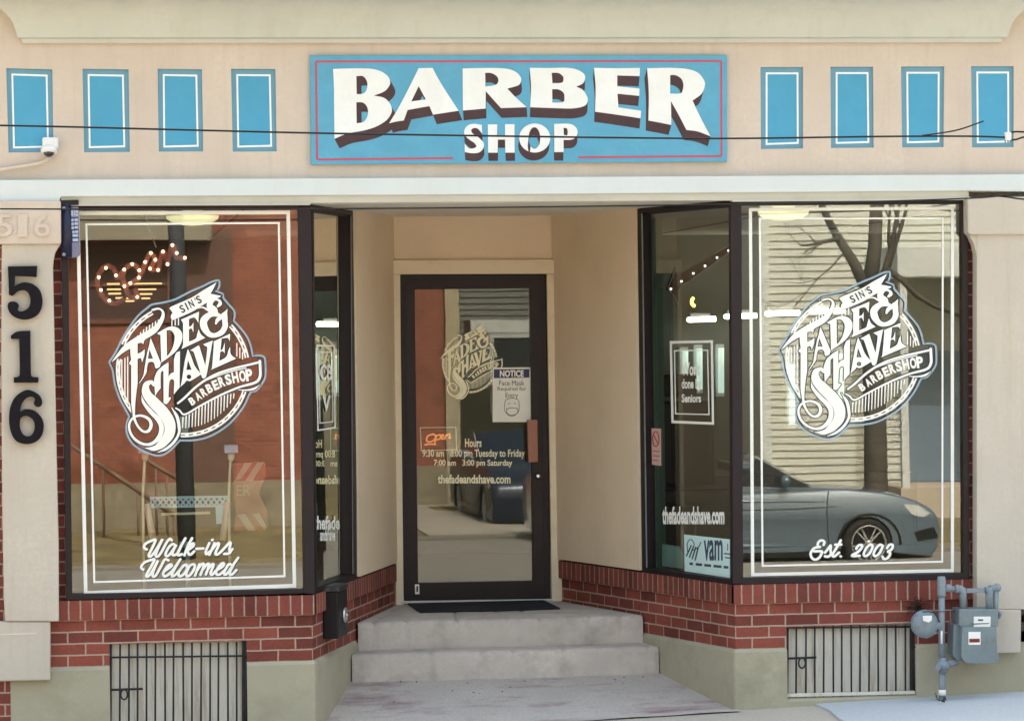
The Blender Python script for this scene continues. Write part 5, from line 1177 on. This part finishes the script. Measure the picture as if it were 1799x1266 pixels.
bm = BM(); box(bm, (dx-.42, -31.05, GZ), (dx+.34, -30.95, 3.9)); obj('door', bm, plain('far_brown_door', (.13, .07, .055), .6), BH)
bm = BM(); box(bm, (bx0-.02, -31.05, GZ-.2), (bx1, -30.93, GZ+.75)); obj('foundation', bm, paint('far_stone', (.27, .24, .175), .9, .3, 4, .4, 30), BH)
bm = BM(); box(bm, (bx1-.02, -31.06, GZ), (bx1+.22, -30.9, 6.2)); obj('corner_board', bm, paint('tan_trim', (.42, .37, .26), .7), BH)
wa, wb = RF(150, 560, 31), RF(298, 440, 31); hwin(BH, (wa.x+wb.x)/2, (wa.z+wb.z)/2, wb.x-wa.x-.1, wb.z-wa.z, -31, plain('far_dark_frame', (.16, .07, .05), .6)); [o_ for o_ in bpy.data.objects if o_.name.startswith('pane')][-1].data.materials[0] = plain('far_shutter', (.075, .04, .033), .7)
pa_, pb_ = RF(100, 424, 30.6), RF(372, 360, 30.6); bm = BM(); box(bm, (pa_.x-1, -30.98, pa_.z), (pb_.x, -30.5, pb_.z+.6)); obj('porch_beam', bm, paint('porch_grey', (.27, .25, .20), .8, .08), BH)
GH = house(bx1+.9, hx0-1.3, -38, 8, 4.6, 'grey_house', 'grey green house set back between the two neighbours', paint('grey_green_siding', (.20, .21, .19), .8, .15, 2), shing, boards=True)
hwin(GH, bx1+2.2, 1.4, 1.0, 1.4, -38); bm = BM(); box(bm, (bx1+1.0, -36.9, 2.2), (hx0-1.5, -35.8, 2.45)); obj('porch_roof', bm, M['white'], GH)
LH = house(bx0-9.5, bx0-1.6, -33, 8, 5.2, 'tan_house', 'tan house left of the red brick house', paint('tan_siding', (.30, .25, .18), .8, .06), shing)
hwin(LH, bx0-3.2, 1.6, 1.0, 1.5, -33)
# stoop rails of the brick house, dry shrubs, a low wall and a bin along the far side
for a, b in (((120, 778), (306, 905)), ((255, 806), (312, 842))):
    bm = BM(); p_, q_ = RF(*a, 29.4), RF(*b, 29.4); tube(bm, [p_, q_], .035, 8)
    for t_ in (0, .33, .66, 1): c = p_.lerp(q_, t_); tube(bm, [c, V(c.x, c.y, GZ-.2)], .022, 6)
    obj('stoop_rail', bm, plain('rail_rust', (.20, .13, .09), .6) if 'rail_rust' not in bpy.data.materials else bpy.data.materials['rail_rust'], BH)
def shrub(x, y, h, wd, lab, col):
    t = thing('dry_shrub', V(x, y, GZ), lab, 'shrub', None)
    b1, b2 = BM(), BM()
    for i in range(34):
        a = random.uniform(0, 6.28); d_ = V(math.cos(a)*random.uniform(.2, 1)*wd, math.sin(a)*random.uniform(.2, 1)*wd*.6, h*random.uniform(.5, 1))
        tube(b1, [V(x, y, GZ), V(x, y, GZ)+d_*.5+V(0, 0, h*.1), V(x, y, GZ)+d_], [.012, .008, .003], 4, False)
        for k in range(22):
            c = V(x, y, GZ)+d_*random.uniform(.35, 1.05)+V(random.gauss(0, .05), random.gauss(0, .05), random.gauss(0, .05)); e_ = V(random.gauss(0, 1), random.gauss(0, 1), random.gauss(0, 1)).normalized()*random.uniform(.02, .045); f_ = e_.orthogonal().normalized()*.018
            b2.faces.new([b2.verts.new(c+e_), b2.verts.new(c+f_), b2.verts.new(c-e_), b2.verts.new(c-f_)])
    obj('stems', b1, bpy.data.materials.get('shrub_stem') or plain('shrub_stem', (.10, .07, .05), .9), t); obj('foliage', b2, bpy.data.materials.get(col[0]) or paint(col[0], col[1], .8, .3, 3, 0), t, recalc=False)
OLV, TAN = ('shrub_olive', (.10, .095, .035)), ('shrub_tan', (.22, .155, .07))
sx = lambda u: RF(u, 900, 28).x
shrub(hx0-1.0, -28, .8, .7, 'olive shrub between the grey house and the clapboard house', OLV)
t = thing('wheelie_bin', V(bx1+.6, -30.5, GZ), 'pale green bin standing beside the brick house corner', 'bin')
bm = BM(); box(bm, (bx1+.3, -30.8, GZ), (bx1+.95, -30.2, GZ+1.0)); bevel(bm, .04); obj('body', bm, plain('bin_green', (.30, .34, .22), .6), t)
bm = BM(); box(bm, (bx1+.27, -30.83, GZ+1.0), (bx1+.98, -30.14, GZ+1.08)); bevel(bm, .03); obj('lid', bm, plain('bin_lid', (.10, .12, .09), .6), t)
# utility pole and bare tree
t = thing('utility_pole', V(RF(324, 900, 24.2).x, -24.2, GZ), 'dark utility pole mirrored in the middle of the left window', 'pole')
b0, b1 = RF(328, 950, 24.2), RF(310, 400, 24.2)
bm = BM(); dz = (b1-b0)/(b1.z-b0.z); tube(bm, [b0+dz*(GZ-.3-b0.z), b0+dz*(4-b0.z), b0+dz*(9-b0.z)], [.125, .115, .09], 14); obj('shaft', bm, paint('creosote', (.065, .072, .09), .8, .25, 3, .3, 40), t)
bm = BM(); c = b0+dz*(8.3-b0.z); box(bm, c-V(1.1, .06, .06), c+V(1.1, .06, .06)); obj('cross_arm', bm, M['wood'], t)
bm = BM(); c = b0+dz*(1.0-b0.z); box(bm, c+V(-.05, .10, -.1), c+V(.05, .16, .16)); obj('pole_box', bm, M['galv'], t)
bark = paint('bark', (.095, .085, .072), .9, .35, 3, 1.0, 30, dirt=(.035, .03, .026), dirtamt=.8, dsc=7, streak=True)
TD = 25.0
t = thing('bare_tree', V(RF(1540, 900, TD).x, -TD, GZ), 'bare winter tree forking above the car mirrored in the right window', 'tree')
bm = BM(); q = lambda u, v: RF(u, v, TD)
base = q(1540, 860); 
tube(bm, [V(base.x, -TD, GZ-.2), V(base.x, -TD, GZ+.3), q(1538, 740), q(1530, 560), q(1522, 505)], [.25, .17, .155, .15, .17], 14); obj('trunk', bm, bark, t)
bm = BM()
def limb(p, d_, L, r, lvl):
    n = 5; P_ = [p]; R_ = [r]; dd = d_.copy()
    for i in range(n):
        dd = (dd+V(random.gauss(0, .13), random.gauss(0, .13), random.gauss(.03, .09))).normalized(); P_.append(P_[-1]+dd*L/n); R_.append(r*(1-.62*(i+1)/n))
    tube(bm, P_, R_, 7 if lvl > 1 else 5)
    if lvl > 0:
        for k in range(3 if lvl > 1 else 5):
            i = random.randint(2, n); s = (dd+V(random.gauss(0, .6), random.gauss(0, .5), random.gauss(.1, .45))).normalized()
            limb(P_[i], s, L*random.uniform(.45, .7), R_[i]*.75, lvl-1)
for a, b, r0_, r1_ in (((1522, 510), (1470, 410), .085, .06), ((1526, 512), (1545, 350), .115, .09)):
    p_, q_ = q(*a), q(*b); q_.y += random.uniform(-.3, .3); tube(bm, [p_, (p_+q_)/2+V(.02, .05, 0), q_], [r0_, (r0_+r1_)/2, r1_], 10)
    limb(q_, (q_-p_).normalized(), 1.9, r1_, 4)
for a, b, r_ in (((1545, 500), (1580, 400), .055), ((1555, 470), (1650, 560), .05), ((1475, 420), (1430, 425), .035), ((1485, 440), (1400, 520), .016), ((1560, 470), (1620, 370), .04)):
    p_, q_ = q(*a), q(*b); limb(p_, (q_-p_).normalized(), (q_-p_).length*1.5, r_, 3)
obj('limbs', bm, bark, t)
# grey car parked on the far side, nose to the right
CD = 21.0
def K(u, v): p = RF(u, v, CD); return (p.x, p.z)
wc = K(1527.5, 955); WRAD = .335; gz = wc[1]-WRAD
rx = wc[0]-2.72
CAR = thing('parked_car', V(wc[0]-1.4, -CD-.9, gz), 'grey saloon car parked across the street mirrored in the right window', 'car')
cpaint, t_, b_ = nodes('grey_car_paint'); b_.inputs['Base Color'].default_value = (.115, .165, .22, 1); b_.inputs['Metallic'].default_value = .3; b_.inputs['Roughness'].default_value = .28; b_.inputs['Coat Weight'].default_value = .8; b_.inputs['Coat Roughness'].default_value = .05
cglass = plain('car_glass', (.018, .022, .026), .06, spec=.8)
tyre = plain('tyre_rubber', (.018, .018, .019), .8); alloy = plain('alloy', (.42, .43, .44), .35, .5)
X = lambda u, v=900: K(u, v)[0]; Z = lambda v, u=1500: K(u, v)[1]
def arch(cx, r, n=12): return [(cx+r*math.cos(R(a)), wc[1]-.02+r*math.sin(R(a))) for a in [180-180*i/n for i in range(n+1)]]
zs = gz+.20
lower = [(rx-.92, gz+.34), (rx-.90, zs+.05)]+[(rx-.40, zs)]+arch(rx, .39)+[(rx+.40, zs), (wc[0]-.40, zs)]+arch(wc[0], .39)+[(wc[0]+.41, zs), K(1640, 978), K(1650, 962), K(1654, 935), K(1651, 908), K(1640, 893), K(1620, 882), K(1592, 872), K(1556, 864.5), K(1500, 859.5), K(1438, 856.5)]
belt = K(1438, 856.5)[1]
lower += [(wc[0]-1.4, belt+.03), (rx-.25, belt+.05), (rx-.80, belt+.03), (rx-.93, belt-.12), (rx-.95, gz+.55)]
def loft(bm, prof, ys, cxz):
    rings = []
    for y, s, dzz in ys:
        rings.append([bm.verts.new((cxz[0]+(p[0]-cxz[0])*s, y, cxz[1]+(p[1]-cxz[1])*s+dzz)) for p in prof])
    n = len(prof)
    for a, b in zip(rings, rings[1:]):
        for i in range(n): f = bm.faces.new((a[i], a[(i+1) % n], b[(i+1) % n], b[i])); f.smooth = True
    for rg, fl in ((rings[0], False), (rings[-1], True)):
        vl = [[Vector((v.co.x, v.co.z, 0)) for v in rg]]
        for tr in tessellate_polygon(vl): bm.faces.new([rg[i] for i in (tr if not fl else reversed(tr))])
cxz = ((rx+wc[0])/2, gz+.62); y0 = -CD
bm = BM(); loft(bm, lower, [(y0+.0, .955, 0), (y0-.012, .975, 0), (y0-.05, .992, 0), (y0-.14, 1, 0), (y0-.9, 1.0, .025), (y0-1.66, 1, 0), (y0-1.75, .992, 0), (y0-1.8, .955, 0)], cxz); body = obj('body', bm, cpaint, CAR)
body.data.set_sharp_from_angle(angle=R(50))
roof = [K(1438, 858), K(1400, 839), K(1360, 818), K(1325, 801)]; rz = gz+1.44
roof += [(wc[0]-1.55, rz-.03), (wc[0]-2.0, rz), (rx+.35, rz-.04), (rx-.05, rz-.18), (rx-.62, belt+.06), (rx-.55, belt-.05), (wc[0]-1.0, belt-.05)]
bm = BM(); cg = (roof[6][0], belt)
def shrink(y, s): return (y, s, 0)
loft(bm, roof, [(y0-.10, .93, 0), (y0-.16, .965, 0), (y0-.26, 1, 0), (y0-.9, 1.0, .02), (y0-1.54, 1, 0), (y0-1.64, .965, 0), (y0-1.70, .93, 0)], (cxz[0], belt)); cab = obj('cabin', bm, cpaint, CAR); cab.data.set_sharp_from_angle(angle=R(40))
bm = BM(); sw = [K(1430, 853), K(1398, 840.5), K(1362, 822), K(1330, 806), (wc[0]-1.5, rz-.12), (wc[0]-2.0, rz-.09), (wc[0]-2.0, belt+.02)]
cc = (cxz[0], belt)
poly(bm, [[(cc[0]+(p[0]-cc[0])*.95, p[1]) for p in sw]], lambda a, b, off=0.0: V(a, y0-.085+off, b), 0, .03)
rw = [(wc[0]-2.06, belt+.02), (wc[0]-2.06, rz-.10), (rx+.3, rz-.14), (rx-.25, belt+.05)]
poly(bm, [rw], lambda a, b, off=0.0: V(a, y0-.085+off, b), 0, .03); obj('side_glass', bm, cglass, CAR)
bm = BM(); poly(bm, [[K(1432, 855), K(1436, 856.5), K(1330, 801), K(1328, 804)]], lambda a, b, off=0.0: V(a, y0-.1+off, b), .02, .02); obj('window_trim', bm, alloy, CAR)
for cx in (rx, wc[0]):
    bm = BM(); lathe(bm, [(.20, -.21), (.30, -.21), (.33, -.18), (.335, -.12), (.33, -.03), (.31, .0), (.235, .0), (.23, -.07), (.02, -.08)], (cx, y0-.03, wc[1]), (0, 1, 0), 32); wh = obj('wheel', bm, tyre, CAR)
    bm = BM(); lathe(bm, [(.22, -.04), (.238, .006), (.222, .008), (.21, -.02)], (cx, y0-.03, wc[1]), (0, 1, 0), 32, False)
    for k in range(10):
        a = R(36*k+(8 if k % 2 else -8)); c, s = math.cos(a), math.sin(a)
        vs = [V(cx+c*r_-s*h_, y0-.032, wc[1]+s*r_+c*h_) for r_, h_ in ((.03, -.014), (.215, -.009), (.215, .009), (.03, .014))]
        bm.faces.new([bm.verts.new(v) for v in vs])
    lathe(bm, [(.055, -.02), (.05, .004), (.01, .008)], (cx, y0-.032, wc[1]), (0, 1, 0), 16); obj('rim', bm, alloy, wh)
bm = BM(); poly(bm, [[K(1585, 884), K(1612, 886), K(1634, 900), K(1622, 908), K(1602, 904)]], lambda a, b, off=0.0: V(a, y0+off, b), .004, .03); obj('headlight', bm, plain('lamp_glass', (.7, .75, .75), .08, .3), CAR)
bm = BM(); poly(bm, [[K(1604, 936), K(1640, 925), K(1648, 945), K(1612, 952)]], lambda a, b, off=0.0: V(a, y0+off, b), .003, .03); obj('air_intake', bm, M['black'], CAR)
bm = BM()
sd_ = lambda a, b, off=0.0: V(a, y0+.002+off, b)
for pth in ([K(1455, 862), K(1452, 900), K(1460, 985)], [(wc[0]-2.03, belt), (wc[0]-2.03, gz+.35)], [K(1300, 897), K(1380, 895), K(1470, 889)]): ribbon(bm, pth, sd_, 0, w=.012, n=2, cap=False)
obj('panel_gap', bm, M['black'], CAR, recalc=False)
bm = BM()
for (xa_, za_, xb_, zb_, rr) in ((rx-.85, belt-.16, wc[0]+.55, belt-.20, .020), (rx-.3, gz+.33, wc[0]-.45, gz+.33, .030)):
    tube(bm, [V(xa_, y0-.02, za_), V((xa_+xb_)/2, y0-.004, (za_+zb_)/2+.02), V(xb_, y0-.02, zb_)], [rr*.3, rr, rr*.3], 8)
obj('body_crease', bm, cpaint, CAR)
bm = BM(); poly(bm, [[(rx+.42, gz+.19), (wc[0]-.42, gz+.19), (wc[0]-.44, gz+.26), (rx+.44, gz+.26)]], lambda a, b, off=0.0: V(a, y0+.0+off, b), .006, .03); obj('sill_trim', bm, M['black'], CAR)
for cx in (rx, wc[0]):
    bm = BM(); tube(bm, [V(cx+.405*math.cos(R(a)), y0-.01, wc[1]-.02+.405*math.sin(R(a))) for a in range(0, 181, 12)], .022, 6); obj('arch_lip', bm, M['black'], CAR)
bm = BM(); box(bm, (wc[0]-1.95, y0+.0, belt-.14), (wc[0]-1.75, y0+.03, belt-.11)); obj('door_handle', bm, alloy, CAR)
bm = BM(); c = V(wc[0]-1.12, y0+.10, belt+.10); sphere(bm, c, .10, (.7, 1, .75), 12); tube(bm, [c-V(0, .02, .06), V(c.x+.03, y0-.1, belt+.02)], .025, 8); obj('wing_mirror', bm, cpaint, CAR)
# a second, darker car further left on the far side
c2 = thing('parked_car', V(wc[0]-7.4, -CD-.9, gz), 'dark blue car parked nose out beside the red brick house', 'car')
for ch in list(CAR.children):
    k = ch.copy(); COL.objects.link(k); k.parent = c2; k.matrix_parent_inverse = ch.matrix_parent_inverse.copy()
    if ch.name.startswith(('body', 'cabin')):
        k.data = ch.data.copy(); k.data.materials[0] = plain('dark_car_paint', (.02, .028, .05), .25, .3) if 'dark_car_paint' not in bpy.data.materials else bpy.data.materials['dark_car_paint']
    for g_ in ch.children:
        z = g_.copy(); COL.objects.link(z); z.parent = k
c2.location = (3.75, -27.6, CAR.location.z); c2.rotation_euler.z = R(88)
